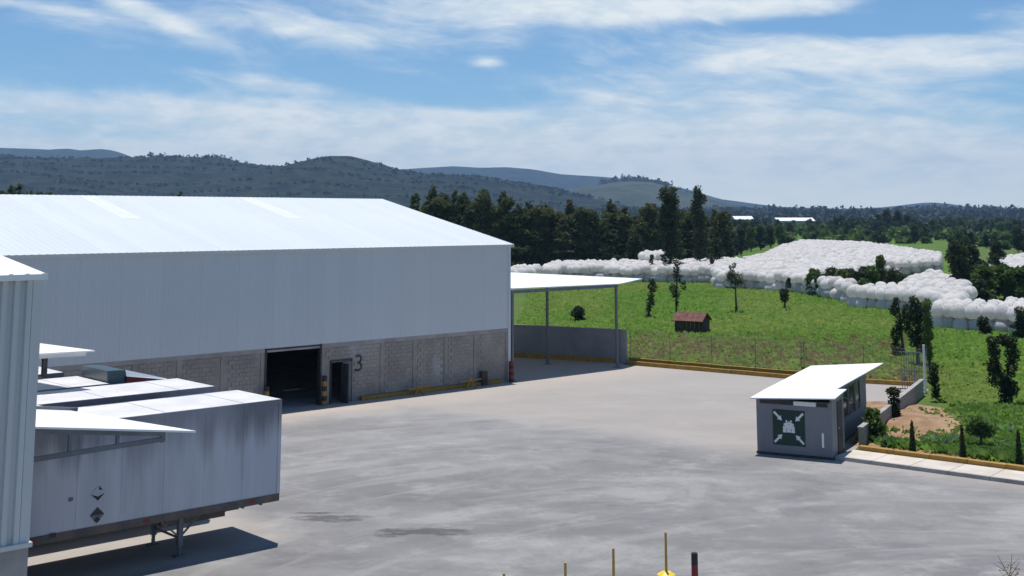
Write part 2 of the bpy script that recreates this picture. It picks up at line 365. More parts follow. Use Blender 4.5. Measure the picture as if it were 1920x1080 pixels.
        c = N.mix(N.ramp(r2, .2, 1.5, .8 if py > 950 else .25, 0), c, (.075, .073, .078))
    b = t.nodes['Principled BSDF']; t.links.new(c, b.inputs['Base Color']); b.inputs['Roughness'].default_value = .85; b.inputs['Specular IOR Level'].default_value = .3
    bn = N.n('ShaderNodeBump'); bn.inputs['Strength'].default_value = .25; bn.inputs['Distance'].default_value = .02
    t.links.new(fine, bn.inputs['Height']); t.links.new(bn.outputs[0], b.inputs['Normal'])
    return m
M['yard'] = yard_material()

tag(MB().add([(-13300, -2300, 0), (13300, -2300, 0), (13300, 7100, 0), (-13300, 7100, 0)], [(0, 1, 2, 3)]).build('ground', M['ground']), kind='structure')
# yard: one sheet 4 mm above
K1, K2, K3 = G(1172, 684), G(1500, 712), G(1717, 724)
SW0, SW1 = G(1565, 862), G(1925, 911)
swd = (SW1 - SW0).normalized()
SWE = SW0 + swd * 26
pts = [wf(-60, 30), wf(6, 16), wf(8.2, 9.6), G(1165, 681), K1, K2, K3, bf(3.55, 23.0), bf(3.4, .5), SW0, SWE, Vector((50, -12, 0)), Vector((-70, -12, 0))]
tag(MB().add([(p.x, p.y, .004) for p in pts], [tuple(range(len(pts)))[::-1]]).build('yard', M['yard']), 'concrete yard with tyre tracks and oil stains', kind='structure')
for p_ in bpy.data.objects['yard'].data.polygons:
    if p_.normal.z < 0: p_.flip()

# sidewalk slabs, kerbs
U0, U1 = G(1590, 831), G(1925, 873)
sw = empty('sidewalk', (SW0.x, SW0.y, 0)); tag(sw, kind='structure')
swn = Vector((-swd.y, swd.x, 0));  swn = swn if swn.y > 0 else -swn
def sidewalk_pt(s, n, z): q = swd * s + swn * n; return (q.x, q.y, z)
wid = [(U0 - SW0).dot(swn), (U1 - SW0).dot(swn)]
for k in range(17):
    a, b = k * 1.5 + .01, k * 1.5 + 1.49
    w = 1.75
    m_ = MB().hexa([sidewalk_pt(a, .16, .01), sidewalk_pt(b, .16, .01), sidewalk_pt(b, w, .01), sidewalk_pt(a, w, .01), sidewalk_pt(a, .16, .14), sidewalk_pt(b, .16, .14), sidewalk_pt(b, w, .14), sidewalk_pt(a, w, .14)])
    m_.build('sidewalk_slab', M['sidewalk'], sw)
    for q in range(1):
        MB().hexa([sidewalk_pt(a, 0, .0), sidewalk_pt(b, 0, .0), sidewalk_pt(b, .15, .0), sidewalk_pt(a, .15, .0), sidewalk_pt(a, 0, .145), sidewalk_pt(b, 0, .145), sidewalk_pt(b, .15, .145), sidewalk_pt(a, .15, .145)]).build('kerb_stone', M['concrete_trim'], sw)
def kerb_run(name, p0, p1, w, h, m, label=None, step=1.5):
    d = (p1 - p0); L = d.length; d = d.normalized(); n = Vector((-d.y, d.x, 0))
    root = empty(name, (p0.x, p0.y, 0)); tag(root, label, kind='structure')
    k = max(1, round(L / step)); s = L / k
    for i in range(k):
        a, b = d * (i * s + .012), d * ((i + 1) * s - .012)
        hh = h + random.uniform(-.008, .008)
        c = [a - n * w / 2, b - n * w / 2, b + n * w / 2, a + n * w / 2]
        MB().hexa([(q.x, q.y, 0) for q in c] + [(q.x, q.y, hh) for q in c]).build('kerb_stone', m, root)
    return root
kerb_run('yellow_kerb', SW0 + swn * 1.95 + swd * .2, SW0 + swn * 1.95 + swd * 25, .3, .30, M['yellow'])
kerb_run('yellow_kerb', K1 + Vector((.2, .1, 0)), K2, .22, .24, M['yellow'])
kerb_run('yellow_kerb', K2 + Vector((.1, .0, 0)), K3, .22, .24, M['yellow'])
off = Vector((.35, .9, 0))
kerb_run('yellow_kerb', K1 + off, K2 + off, .2, .36, M['yellow'])
kerb_run('yellow_kerb', wf(8.2, 9.3), wf(11.2, 1.9), .25, .30, M['yellow'])

# ------------------------------------------------------------------ warehouse
wh = empty('warehouse', (*WO, 0), R(TH)); tag(wh, 'long white-roofed warehouse with pale steel walls above a gray concrete block base', 'warehouse')
HB, HE, WR, HR, LEN = 3.05, 7.84, 12.8, 10.6, 44
def ribbed_sheet(w, L, pitch, depth, vertical=True, rib=.35):
    """one sheet: x across, y out of the sheet (towards -y), z along"""
    m = MB(); n = round(w / pitch); prof = []
    for i in range(n):
        x = i * w / n; q = w / n
        prof += [(x, 0), (x + q * (1 - rib) - q * .08, 0), (x + q * (1 - rib), -depth), (x + q - q * .08, -depth)]
    prof.append((w, 0))
    vs = [(x, y, 0) for x, y in prof] + [(x, y, L) for x, y in prof]; k = len(prof)
    m.add(vs, [(i, i + 1, k + i + 1, k + i) for i in range(k - 1)]); 
    return m
ws = ribbed_sheet(.998, HE - HB, .2, .008, rib=.3).mesh('wall_sheet', M['wall_metal'])
for k in range(LEN): link('wall_sheet', ws, wh, (-k - 1, -.002 * (k % 2) - .02, HB))
# backing wall, gables, rear wall
MB().box(-LEN, 0, HB + .01, 0, .12, HE - .01).build('front_wall_frame', M['steel_gray'], wh)
for x in (-.12, -LEN):
    g = MB(); g.add([(x, .13, 0), (x, 2 * WR, 0), (x, 2 * WR, HE), (x, WR, HR), (x, .13, HE), (x + .12, .13, 0), (x + .12, 2 * WR, 0), (x + .12, 2 * WR, HE), (x + .12, WR, HR), (x + .12, .13, HE)],
                  [(0, 1, 2, 3, 4), (9, 8, 7, 6, 5), (0, 5, 6, 1), (1, 6, 7, 2), (2, 7, 8, 3), (3, 8, 9, 4), (4, 9, 5, 0)])
    g.build('gable_wall', M['wall_metal'], wh)
MB().box(-LEN, 2 * WR, 0, 0, 2 * WR + .12, HE).build('rear_wall', M['wall_metal'], wh)
# block base with door openings
D0, D1, P0, P1 = -16.32, -13.18, -12.46, -11.24
bays = [(-LEN, D0), (D1, P0), (P1, 0)]
bm_ = MB()
for a, b in bays: bm_.box(a, .03, 0, b, .2, HB)
bm_.box(P0, .03, 2.05, P1, .2, HB)
bm_.build('block_wall_core', M['mortar'], wh)
bl = MB(); pillars = [-.16, -2.6, -4.8, -7.0, -9.2, -13.0, -16.5, -18.7, -21.0, -23.2, -25.4, -27.6, -29.8]
rr = random.Random(3)
for row in range(15):
    z = row * .2 + .006
    x = -LEN + (.2 if row % 2 else 0)
    while x < -.3:
        a, b = x + .006, x + .394
        bad = (b > D0 and a < D1) or (b > P0 and a < P1 and z < 2.05) or any(a < p + .17 and b > p - .17 for p in pillars)
        if not bad: bl.box(a, .0 + rr.uniform(-.003, .003), z, b, .03, z + .188)
        x += .4
o = bl.build('block', M['block'], wh); o['kind'] = 'stuff'
for p in pillars: MB().box(p - .13, -.008, 0, p + .13, .03, HB).build('pillar', M['mortar'], wh)
MB().box(-LEN, -.014, HB - .2, 0, .0, HB + .0).build('ring_beam', M['concrete_trim'], wh)
MB().box(-.13, -.06, 0, .06, .13, HE + .02).build('corner_trim', M['wall_metal'], wh)
MB().box(-LEN, -.16, HE - .12, .1, -.035, HE + .05).build('gutter', M['wall_metal'], wh)
# interior floor, back of the door bay, so the doorway looks into a real dark hall
MB().box(-LEN + .2, .25, 0.006, -.2, 2 * WR - .1, .012).build('floor', M['concrete_trim'], wh)
MB().box(P0 + .62, -.62, .02, P0 + .68, .03, 2.0).build('door', M['dark'], wh)
MB().box(P0 + .68, -.06, .02, P1, -.01, 2.04).build('door_leaf', M['steel_gray'], wh)
lf = MB()
for x0 in (P0 - .07, P1): lf.box(x0, -.04, 0, x0 + .07, .04, 2.1)
lf.box(P0 - .07, -.045, 2.1, P1 + .07, .04, 2.16)
lf.build('door_frame', M['dark'], wh)
df = MB()
for x0 in (D0 - .1, D1): df.box(x0, -.05, 0, x0 + .1, .21, HB)
df.box(D0, -.02, HB - .1, D1, .21, HB - .02).build('loading_door_frame', M['dark'], wh)
# roof sheets on the near slope
sl = math.hypot(WR, HR - HE); ang = math.atan2(HR - HE, WR)
def roof_sheet(w, L, name, m, pitch=.33): 
    mb = ribbed_sheet(w, L, pitch, .014, rib=.25)
    mb.v = [(x, z, -y + .02) for x, y, z in mb.v]     # lie down: y runs up the slope
    mb.f = [tuple(reversed(f)) for f in mb.f]
    return mb.mesh(name, m)
rs_full = roof_sheet(.998, sl + .25, 'roof_sheet', M['roof_white'])
rs_low = roof_sheet(.998, 7.2, 'roof_sheet', M['roof_white'])
rs_sky = roof_sheet(.998, sl + .25 - 7.22, 'skylight', M['skylight'])
def roof_place(me, name, x, y0=0.0):
    o = link(name, me, wh, (x, -.22 + y0 * math.cos(ang), HE + .03 + y0 * math.sin(ang) - .22 * math.tan(ang) * 0))
    o.rotation_euler = (ang, 0, 0); return o
for k in range(LEN):
    x = -k - 1 + .12
    if k in (10, 20): roof_place(rs_low, 'roof_sheet', x); roof_place(rs_sky, 'skylight', x, 7.22)
    elif k in (30, 40): roof_place(rs_low, 'roof_sheet', x); roof_place(rs_sky, 'skylight', x, 7.22)
    else: roof_place(rs_full, 'roof_sheet', x)
MB().slab([(-LEN, WR, HR + .0), (.12, WR, HR + .0), (.12, 2 * WR + .2, HE), (-LEN, 2 * WR + .2, HE)], .06).build('rear_roof', M['roof_white'], wh)
MB().add([(-LEN, WR - .25, HR + .01), (.14, WR - .25, HR + .01), (.14, WR, HR + .085), (-LEN, WR, HR + .085), (.14, WR + .25, HR + .01), (-LEN, WR + .25, HR + .01)], [(0, 1, 2, 3), (3, 2, 4, 5)]).build('ridge_cap', M['roof_white'], wh)
MB().hexa([(.12, -.24, HE - .12), (.17, -.24, HE - .12), (.17, WR, HR - .12), (.12, WR, HR - .12), (.12, -.24, HE + .07), (.17, -.24, HE + .07), (.17, WR, HR + .07), (.12, WR, HR + .07)]).build('verge_trim', M['roof_white'], wh)
# painted figure 3 on the block wall
tcu = bpy.data.curves.new('number', 'FONT'); tcu.body = '3'; tcu.size = 1.25; tcu.extrude = .004; tcu.offset = .0
to = bpy.data.objects.new('tmp', tcu); col.objects.link(to)
bpy.context.view_layer.update()
tm = bpy.data.meshes.new_from_object(to.evaluated_get(bpy.context.evaluated_depsgraph_get())); bpy.data.objects.remove(to)
tm.materials.clear(); tm.materials.append(M['number_paint'])
o = link('number', tm, wh, (-11.05, -.012, 1.48)); o.rotation_euler = (R(90), 0, 0); o['label'] = 'large black painted number 3'
# yellow kerb at the foot of the wall
for k in range(10):
    MB().box(-10.7 + k * .98, -.30, .0, -10.7 + k * .98 + .96, -.06, .20 + .01 * (k % 2)).build('kerb', M['yellow'], wh)

def bollard(name, loc, h, r, bands, label, cat, group=None):
    root = empty(name, loc); tag(root, label, cat, group)
    n = len(bands); 
    for i, mm in enumerate(bands):
        z0, z1 = h * i / n, h * (i + 1) / n
        b = MB(); b.lathe([(r, z0), (r, z1)], 14)
        if i == n - 1: b.lathe([(r, z1), (r * .85, z1 + .03), (.001, z1 + .04)], 14)
        b.build('post' if i == 0 else 'painted_band', M[mm], root)
    return root
B5 = ['yellow', 'black_paint'] * 3
bollard('striped_bollard', wf(D1 + .12, -.3), 1.45, .13, B5, 'black and yellow striped bollard right of the dark warehouse doorway', 'bollard')
bollard('striped_bollard', wf(D0 - .12, -.3), 1.25, .13, B5, 'black and yellow striped bollard left of the dark warehouse doorway', 'bollard')
bollard('banded_bollard', wf(-.12, -.32), 1.15, .15, ['black_paint', 'red_paint'] * 3, 'dark red and black banded bollard at the far right corner of the warehouse', 'bollard')
# yellow A-frame stands and a dark box at the wall
def stand(loc, h, label):
    r_ = empty('yellow_stand', loc, R(TH)); tag(r_, label, 'stand')
    for s in (-.32, .32): MB().tube((s, 0, 0), (0, .05, h), .045).build('leg', M['yellow'], r_)
    MB().tube((-.75, 0, h * .72), (.75, 0, h * .78), .04).build('crossbar', M['yellow'], r_)
    MB().tube((0, .45, 0), (0, .05, h), .04).build('leg', M['yellow'], r_)
stand(wf(-7.25, -.75), .5, 'low yellow pipe stand at the warehouse wall nearer the number 3')
stand(wf(-3.6, -.75), .6, 'low yellow pipe stand at the warehouse wall nearer the far corner')
db = empty('utility_box', wf(-2.25, -.3), R(TH)); tag(db, 'narrow dark utility box against the block wall near the far corner', 'utility box')
MB().box(-.2, -.12, .06, .2, .14, .72).build('cabinet', M['plank'], db); MB().box(-.22, -.14, .72, .22, .16, .77).build('cap', M['dark'], db); MB().box(-.17, -.1, 0, .17, .12, .06).build('plinth', M['dark'], db)

# ------------------------------------------------------------------ canopy beside the warehouse
cn = empty('canopy', (*WO, 0), R(TH)); tag(cn, 'white lean-to canopy on gray steel posts at the right end of the warehouse', 'canopy')
cp = [(.2, -.02, 5.33), (9.6, -.02, 5.25), (13.2, 1.2, 5.40), (8.0, 11, 5.72), (.2, 11, 5.9)]
MB().slab(cp, .05).build('roof', M['booth_roof'], cn)
MB().box(.2, .0, 5.02, 9.5, .1, 5.2).build('front_beam', M['steel_gray'], cn)
MB().bar((9.45, .1, 5.12), (7.4, 8, 5.4), .1, .16).build('side_beam', M['steel_gray'], cn)
for (x, y) in ((9.39, .1), (7.35, 4.35), (.35, .12)):
    q = MB().box(x - .065, y - .065, 0.02, x + .065, y + .065, 5.04); q.box(x - .2, y - .2, 0.004, x + .2, y + .2, .03); q.build('post', M['steel_gray'], cn)
for y in (2.2, 4.4, 6.6, 8.8): MB().box(.2, y, 5.2, 8.4, y + .06, 5.3).build('purlin', M['steel_gray'], cn)
yw0, yw1 = wf(5.5, 17.5), G(1166, 681) 
def wall_run(name, p0, p1, h, t, m, label, cat, capm=None, n=1, sag=0):
    d = p1 - p0; L = d.length; root = empty(name, (p0.x, p0.y, 0), math.atan2(d.y, d.x)); tag(root, label, cat)
    for k in range(n):
        MB().box(L * k / n + .004, 0, 0, L * (k + 1) / n - .004, t, h).build('wall_panel', m, root)
    if capm: MB().box(0, -.03, h, L, t + .03, h + .06).build('cap', capm, root)
    return root
yw = wall_run('low_wall', yw0, yw1, 2.1, .18, M['yard_wall'], 'gray painted wall under the canopy beside the green field', 'wall', M['yard_wall'], 4)
MB().box((yw1 - yw0).length, -.06, 0, (yw1 - yw0).length + .3, .24, 2.12).build('end_pier', M['concrete_trim'], yw)

# ------------------------------------------------------------------ near building, left edge
nb = empty('storage_building', (*NO, 0), R(TH)); tag(nb, 'near ribbed gray steel building at the left edge on a concrete plinth', 'building')
NB, NE, NL, ND = 3.05, 8.36, 16, 26
ns = ribbed_sheet(.998, NE - NB, .25, .07, rib=.5).mesh('wall_sheet', M['near_metal'])
for k in range(NL): link('wall_sheet', ns, nb, (-k - 1.16, -.002 * (k % 2), NB))
MB().box(-NL, .01, NB, 0, .1, NE - .05).build('wall_frame', M['steel_gray'], nb)
MB().box(-NL, -.06, 0, .02, .3, NB - .04).build('plinth', M['concrete_trim'], nb)
MB().box(-NL, -.13, NB - .04, .07, .05, NB + .05).build('drip_ledge', M['near_metal'], nb)
MB().box(-.17, -.06, NB + .05, .03, .1, NE - .02).build('corner_trim', M['near_metal'], nb)
sns = ribbed_sheet(.998, NE - .1, .25, .045, rib=.42).mesh('side_sheet', M['near_metal'])
for k in range(ND):
    o = link('side_sheet', sns, nb, (.0, k + .11, .1)); o.rotation_euler = (0, 0, R(90))
MB().box(-.12, .3, 0, -.05, ND, NE - .04).build('side_wall_frame', M['steel_gray'], nb)
na = math.atan(.12); nsl = 14
nrs = roof_sheet(.998, nsl, 'roof_sheet', M['booth_roof'])
for k in range(NL):
    o = link('roof_sheet', nrs, nb, (-k - .93, -.12, NE)); o.rotation_euler = (na, 0, 0)
MB().box(-NL, -.17, NE - .1, .08, -.07, NE + .02).build('eave_trim', M['booth_roof'], nb)
MB().slab([(-NL, 13.7, 10.05), (.07, 13.7, 10.05), (.07, 27, NE), (-NL, 27, NE)], .06).build('rear_roof', M['booth_roof'], nb)

def awning(name, label, A, B, C, D):
    r_ = empty(name, (*NO, 0), R(TH)); tag(r_, label, 'awning')
    MB().slab([A, B, C, D], .045).build('roof', M['booth_roof'], r_)
    return r_
aw = awning('dock_awning', 'larger white dock awning on a dark steel truss above the nearest trailer', (.05, 1.38, 5.16), (4.42, 1.42, 4.55), (3.17, 7.88, 4.55), (.05, 7.5, 5.16))
# truss under its near edge
def top_z(x): return 5.16 - (5.16 - 4.55) * x / 4.42 - .07
for y_ in (1.5, 6.4):
    MB().bar((.08, y_, 4.37), (3.66, y_, 4.45), .09, .1).build('bottom_chord', M['steel_gray'], aw)
    MB().bar((.08, y_, top_z(.08) - .03), (3.66, y_, top_z(3.66) - .03), .09, .09).build('top_chord', M['steel_gray'], aw)
    for x_ in (.12, 1.42, 2.52, 3.6): MB().bar((x_, y_, 4.38), (x_, y_, top_z(x_) - .05), .07).build('strut', M['steel_gray'], aw)
aw2 = awning('dock_awning', 'smaller pale dock awning higher up in front of the warehouse wall', (.05, 13.0, 5.42), (6.94, 12.9, 5.3), (6.2, 18.6, 5.3), (.05, 18.6, 5.42))
MB().bar((.05, 13.1, 5.3), (6.7, 13.05, 5.2), .08, .12).build('beam', M['near_metal'], aw2)
MB().bar((5.5, 13.3, 4.55), (5.5, 13.3, 5.22), .14).build('hanger', M['dark'], aw2)
MB().bar((5.5, 13.3, 4.55), (.05, 13.3, 4.62), .06).build('tie', M['steel_gray'], aw2)

# ------------------------------------------------------------------ trailers
def make_trailer(L, top, label, prints=False, back=0.0, loc_b=0.0):
    r_ = empty('trailer', tf(back, loc_b), R(TH)); tag(r_, label, 'trailer', 'semi-trailers docked in a row')
    bz, w = 1.22, 2.6
    n = max(1, round(L / 1.22)); s = L / n
    for k in range(n):
        for y, sg in ((0, 1), (w, -1)):
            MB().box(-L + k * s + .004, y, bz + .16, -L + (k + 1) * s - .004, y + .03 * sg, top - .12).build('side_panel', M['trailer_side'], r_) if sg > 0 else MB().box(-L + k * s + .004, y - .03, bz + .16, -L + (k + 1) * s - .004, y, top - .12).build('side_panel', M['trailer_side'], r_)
    rv = MB()
    for k in range(n + 1): rv.box(-L + k * s - .018, -.008, bz + .17, -L + k * s + .018, -.0005, top - .13)
    rv.build('panel_seam', M['trailer_side'], r_)
    for y in (-.02, w - .04):
        MB().box(-L, y, bz - .05, 0, y + .06, bz + .16).build('bottom_rail', M['rail_rust'], r_)
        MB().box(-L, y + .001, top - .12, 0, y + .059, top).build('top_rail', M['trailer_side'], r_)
    MB().box(-.04, .04, bz, -.001, w - .04, top - .01).build('front_wall', M['trailer_side'], r_)
    MB().box(-L + .001, .04, bz, -L + .04, w - .04, top - .01).build('rear_door', M['trailer_side'], r_)
    MB().box(-L + .045, .04, bz + .02, -.045, w - .04, bz + .1).build('floor', M['rail_rust'], r_)
    m = MB(); nr = round(L / 1.22)
    for k in range(nr):
        a, b = -L + k * L / nr, -L + (k + 1) * L / nr
        m.box(a + .005, .041, top - .04, b - .005, w - .041, top - .005 + .006 * (k % 2))
    m.build('roof', M['trailer_roof'], r_)
    for x_ in (-.06, -.3): MB().box(x_, -.021, bz + .1, x_ + .06, -.0205 + .001, top - .1) if False else None
    MB().box(-.09, -.022, bz + .17, .012, .0, top - .02).build('corner_post', M['trailer_side'], r_)
    # underframe and landing gear
    fr_ = MB()
    for y in (.75, 1.75): fr_.box(-L + .1, y, bz - .28, -.9, y + .1, bz)
    for k in range(int(L / .6)): fr_.box(-L + .3 + k * .6, .03, bz - .1, -L + .36 + k * .6, w - .06, bz - .02)
    fr_.build('underframe', M['rail_rust'], r_)
    for y in (.45, 2.05):
        lg = MB().box(-2.98, y, .30, -2.84, y + .14, bz); lg.box(-2.95, y + .03, .04, -2.87, y + .11, .30); lg.box(-3.07, y - .06, .008, -2.75, y + .2, .045)
        lg.build('landing_leg', M['steel_gray'], r_)
        for dx in (-.75, .75): MB().bar((-2.91 + dx, y + .07, bz - .03), (-2.91, y + .07, .52), .045).build('brace', M['steel_gray'], r_)
    MB().bar((-2.91, .52, .95), (-2.91, 2.12, .55), .05).build('cross_brace', M['steel_gray'], r_)
    MB().bar((-2.91, .52, .5), (-2.91, 2.12, .5), .05).build('cross_brace', M['steel_gray'], r_)
    MB().box(-3.5, .5, bz - .34, -1.5, .62, bz - .1).build('gear_housing', M['rail_rust'], r_)
    for x in (-L + .55, -L + 1.62):
        for y in (.02, w - .62):
            wh_ = MB()
            for yy in (y, y + .32): wh_.tube((x, yy, .52), (x, yy + .26, .52), .515, n=20)
            t_ = wh_.build('wheel', M['tyre'], r_); MB().tube((x, y - .005, .52), (x, y + .6, .52), .28, n=16).build('rim', M['rim'], t_)
    for x_ in (-1.0, -4.3, -7.4):
        MB().box(x_, -.035, bz + .02, x_ + .16, -.021, bz + .1).build('marker_light', M['red_paint'], r_)
    if prints:
        for (x_, z_, kind) in ((-5.62, 2.22, 0), (-5.62, 1.66, 1)):
            s_ = .2
            d = MB().add([(x_ - s_, -.012, z_), (x_, -.012, z_ - s_), (x_ + s_, -.012, z_), (x_, -.012, z_ + s_), (x_ - s_, -.004, z_), (x_, -.004, z_ - s_), (x_ + s_, -.004, z_), (x_, -.004, z_ + s_)],
                         [(0, 1, 2, 3), (7, 6, 5, 4), (0, 4, 5, 1), (1, 5, 6, 2), (2, 6, 7, 3), (3, 7, 4, 0)]).build('hazard_placard', M['steel_gray'] if kind else M['trailer_side'], r_)
            q = MB()
            if kind == 0:
                q.add([(x_ - s_ * .95, -.015, z_ - .02), (x_, -.015, z_ - s_ * .97), (x_ + s_ * .95, -.015, z_ - .02), (x_ + .1, -.015, z_ - .05), (x_, -.015, z_ - .09), (x_ - .1, -.015, z_ - .05)], [(0, 1, 2, 3, 4, 5)])
                q.add([(x_ + .02, -.015, z_ + s_ * .95), (x_ + .02, -.015, z_ + .08), (x_ + .12, -.015, z_ + .07)], [(0, 1, 2)])
            else:
                q.add([(x_ - .09, -.015, z_ - .13), (x_, -.015, z_ - .21), (x_ + .09, -.015, z_ - .13), (x_, -.015, z_ - .04)], [(0, 1, 2, 3)])
                q.add([(x_ - s_, -.015, z_), (x_ + s_, -.015, z_), (x_, -.015, z_ + s_)], [(0, 1, 2)])
            q.build('placard_print', M['black_paint'] if kind == 0 else M['dark'], d)
        MB().box(-6.42, -.012, 2.12, -6.3, -.002, 2.22).build('small_sticker', M['steel_gray'], r_)
        MB().box(-6.9, -.03, 1.28, -6.72, -.021, 1.4).build('document_box', M['dark'], r_)
        for (x_, z0, z1) in ((-1.15, 3.1, 3.75),):
            MB().box(x_, -.009, z0, x_ + .04, -.001, z1).build('side_stay', M['trailer_side'], r_)
    return r_
make_trailer(9.9, 4.1, 'nearest gray trailer with hazard diamonds on its shaded side and landing legs down', True, .2, 0)
make_trailer(9.7, 4.1, 'second trailer in the row, its white roof just behind the nearest one', False, .1, 3.86)
make_trailer(7.6, 4.05, 'third trailer in the row, set back behind the pale blue truck cab', False, -2.0, 7.1)
make_trailer(7.6, 4.1, 'fourth and farthest trailer in the row, only its front roof corner in view', False, -2.1, 10.6)

# truck cab nosed out in front of the third trailer
tr = empty('truck_cab', tf(-.95, 7.25), R(TH)); tag(tr, 'pale blue truck cab with dark windscreen and red lower body standing between the trailers', 'truck')
MB().hexa([(-1.0, 0, 1.5), (.9, 0, 1.5), (.9, 2.4, 1.5), (-1.0, 2.4, 1.5), (-1.0, .05, 3.26), (.9, .05, 3.2), (.9, 2.35, 3.2), (-1.0, 2.35, 3.26)]).build('cab', M['red_paint'], tr)
MB().hexa([(-.98, .1, 3.31), (-.35, .1, 3.27), (-.35, 2.3, 3.27), (-.98, 2.3, 3.31), (-.98, .2, 4.42), (-.35, .2, 4.40), (-.35, 2.2, 4.40), (-.98, 2.2, 4.42)]).build('fairing_back', M['cab_teal'], tr)
MB().hexa([(-.34, .1, 4.2), (1.3, .3, 3.93), (1.3, 2.1, 3.93), (-.34, 2.3, 4.2), (-.34, .2, 4.39), (1.3, .5, 3.95), (1.3, 1.9, 3.95), (-.34, 2.2, 4.39)]).build('roof_fairing', M['cab_blue'], tr)
MB().hexa([(-.34, .12, 3.21), (.8, .12, 3.21), (.8, 2.28, 3.21), (-.34, 2.28, 3.28), (-.34, .08, 4.19), (.8, .2, 4.0), (.8, 2.15, 4.0), (-.34, 2.28, 4.19)]).build('sleeper_roof', M['red_paint'], tr)
MB().hexa([(.92, .05, .9), (2.9, .3, .9), (2.9, 2.1, .9), (.92, 2.35, .9), (.92, .1, 2.5), (2.8, .4, 2.1), (2.8, 2.0, 2.1), (.92, 2.3, 2.5)]).build('hood', M['red_paint'], tr)
MB().hexa([(.905, .2, 2.35), (.93, .2, 2.35), (.93, 2.2, 2.35), (.905, 2.2, 2.35), (.63, .25, 3.12), (.66, .25, 3.12), (.66, 2.15, 3.12), (.63, 2.15, 3.12)]).build('windscreen', M['glass'], tr)
MB().box(-1.0, 0, .8, .9, 2.4, 1.49).build('lower_body', M['red_paint'], tr)
MB().box(2.9, .1, .5, 3.1, 2.3, 1.0).build('bumper', M['rim'], tr)
for x in (1.9, -.45):
    for y in (.0, 2.1):
        t_ = MB().tube((x, y, .52), (x, y + .3, .52), .515, n=20).build('wheel', M['tyre'], tr); MB().tube((x, y - .01, .52), (x, y + .31, .52), .27, n=14).build('rim', M['rim'], t_)

# ------------------------------------------------------------------ guard booth
bo = empty('guard_booth', (*BO, 0), R(-27.1)); tag(bo, 'gray booth with a white shed roof and dark green assembly point sign', 'booth')
MB().box(.05, 0, .1, 3.1, .08, 2.18).build('front_wall', M['booth_wall'], bo)
MB().box(.05, .085, .1, .13, 2.2, 2.18).build('side_wall', M['booth_wall'], bo)
MB().box(3.02, .085, .1, 3.1, 2.2, 2.32).build('side_wall', M['booth_wall'], bo)
MB().box(.05, 2.21, .1, .13, 8.9, 2.16).build('side_wall', M['booth_wall'], bo)
MB().box(2.62, 2.21, .1, 2.7, 8.9, .95).build('side_wall', M['booth_wall'], bo)
MB().box(2.71, 2.2, .1, 3.02, 2.28, 2.3).build('return_wall', M['booth_wall'], bo)
MB().box(.14, 8.82, .1, 2.7, 8.9, 2.3).build('rear_wall', M['booth_wall'], bo)
MB().box(.02, -.04, 0, 3.14, 2.24, .1).build('base', M['dark'], bo); MB().box(.02, 2.25, 0, 2.74, 8.94, .1).build('base', M['dark'], bo)
for k, (y0, y1) in enumerate(((2.3, 3.6), (3.7, 5.0), (5.1, 6.4), (6.5, 7.6))):
    f = MB()
    f.box(2.63, y0, .951, 2.72, y0 + .06, 2.28); f.box(2.63, y1 - .06, .951, 2.72, y1, 2.28); f.box(2.63, y0 + .061, 2.2, 2.72, y1 - .061, 2.28); f.box(2.63, y0 + .061, .951, 2.72, y1 - .061, 1.02)
    w_ = f.build('window', M['steel_gray'], bo); MB().box(2.66, y0 + .062, 1.021, 2.68, y1 - .062, 2.199).build('pane', M['glass'], w_)
MB().box(2.63, 7.61, .951, 2.72, 8.9, 2.28).build('side_wall', M['booth_wall'], bo)
d_ = MB().box(3.1, .9, .12, 3.13, 1.8, 2.1).build('door', M['dark'], bo); MB().box(3.131, .98, 1.05, 3.16, 1.06, 1.12).build('handle', M['rim'], d_)
MB().box(.2, -.012, 2.0, 2.95, -.001, 2.17).build('header_strip', M['dark'], bo)
MB().hexa([(-.1, -.35, 2.19), (3.32, -.35, 2.38), (3.32, 1.9, 2.47), (-.1, 1.9, 2.25), (-.1, -.35, 2.235), (3.32, -.35, 2.425), (3.32, 1.9, 2.515), (-.1, 1.9, 2.295)]).build('roof', M['booth_roof'], bo)
for k in range(8):
    y0, y1 = 1.902 + k * 1.04, 1.902 + (k + 1) * 1.04 - .004
    def rz(y): return (y - 1.9) / 8.3
    xr0, xr1 = 2.9 + .42 * rz(y0), 2.9 + .42 * rz(y1)
    MB().hexa([(-.1, y0, 2.25 + .08 * rz(y0)), (xr0, y0, 2.44 + .2 * rz(y0)), (xr1, y1, 2.44 + .2 * rz(y1)), (-.1, y1, 2.25 + .08 * rz(y1)),
               (-.1, y0, 2.295 + .08 * rz(y0)), (xr0, y0, 2.485 + .2 * rz(y0)), (xr1, y1, 2.485 + .2 * rz(y1)), (-.1, y1, 2.295 + .08 * rz(y1))]).build('roof_sheet', M['booth_roof'], bo)
MB().box(1.62, -.16, 2.02, 2.5, -.02, 2.175).build('light_housing', M['white_paint'], bo)
MB().box(2.68, -.03, .45, 2.76, -.002, 1.0).build('downpipe', M['booth_roof'], bo)
MB().bar((2.75, 2.5, 2.2), (3.0, 8.0, .9), .03).build('stay', M['steel_gray'], bo)
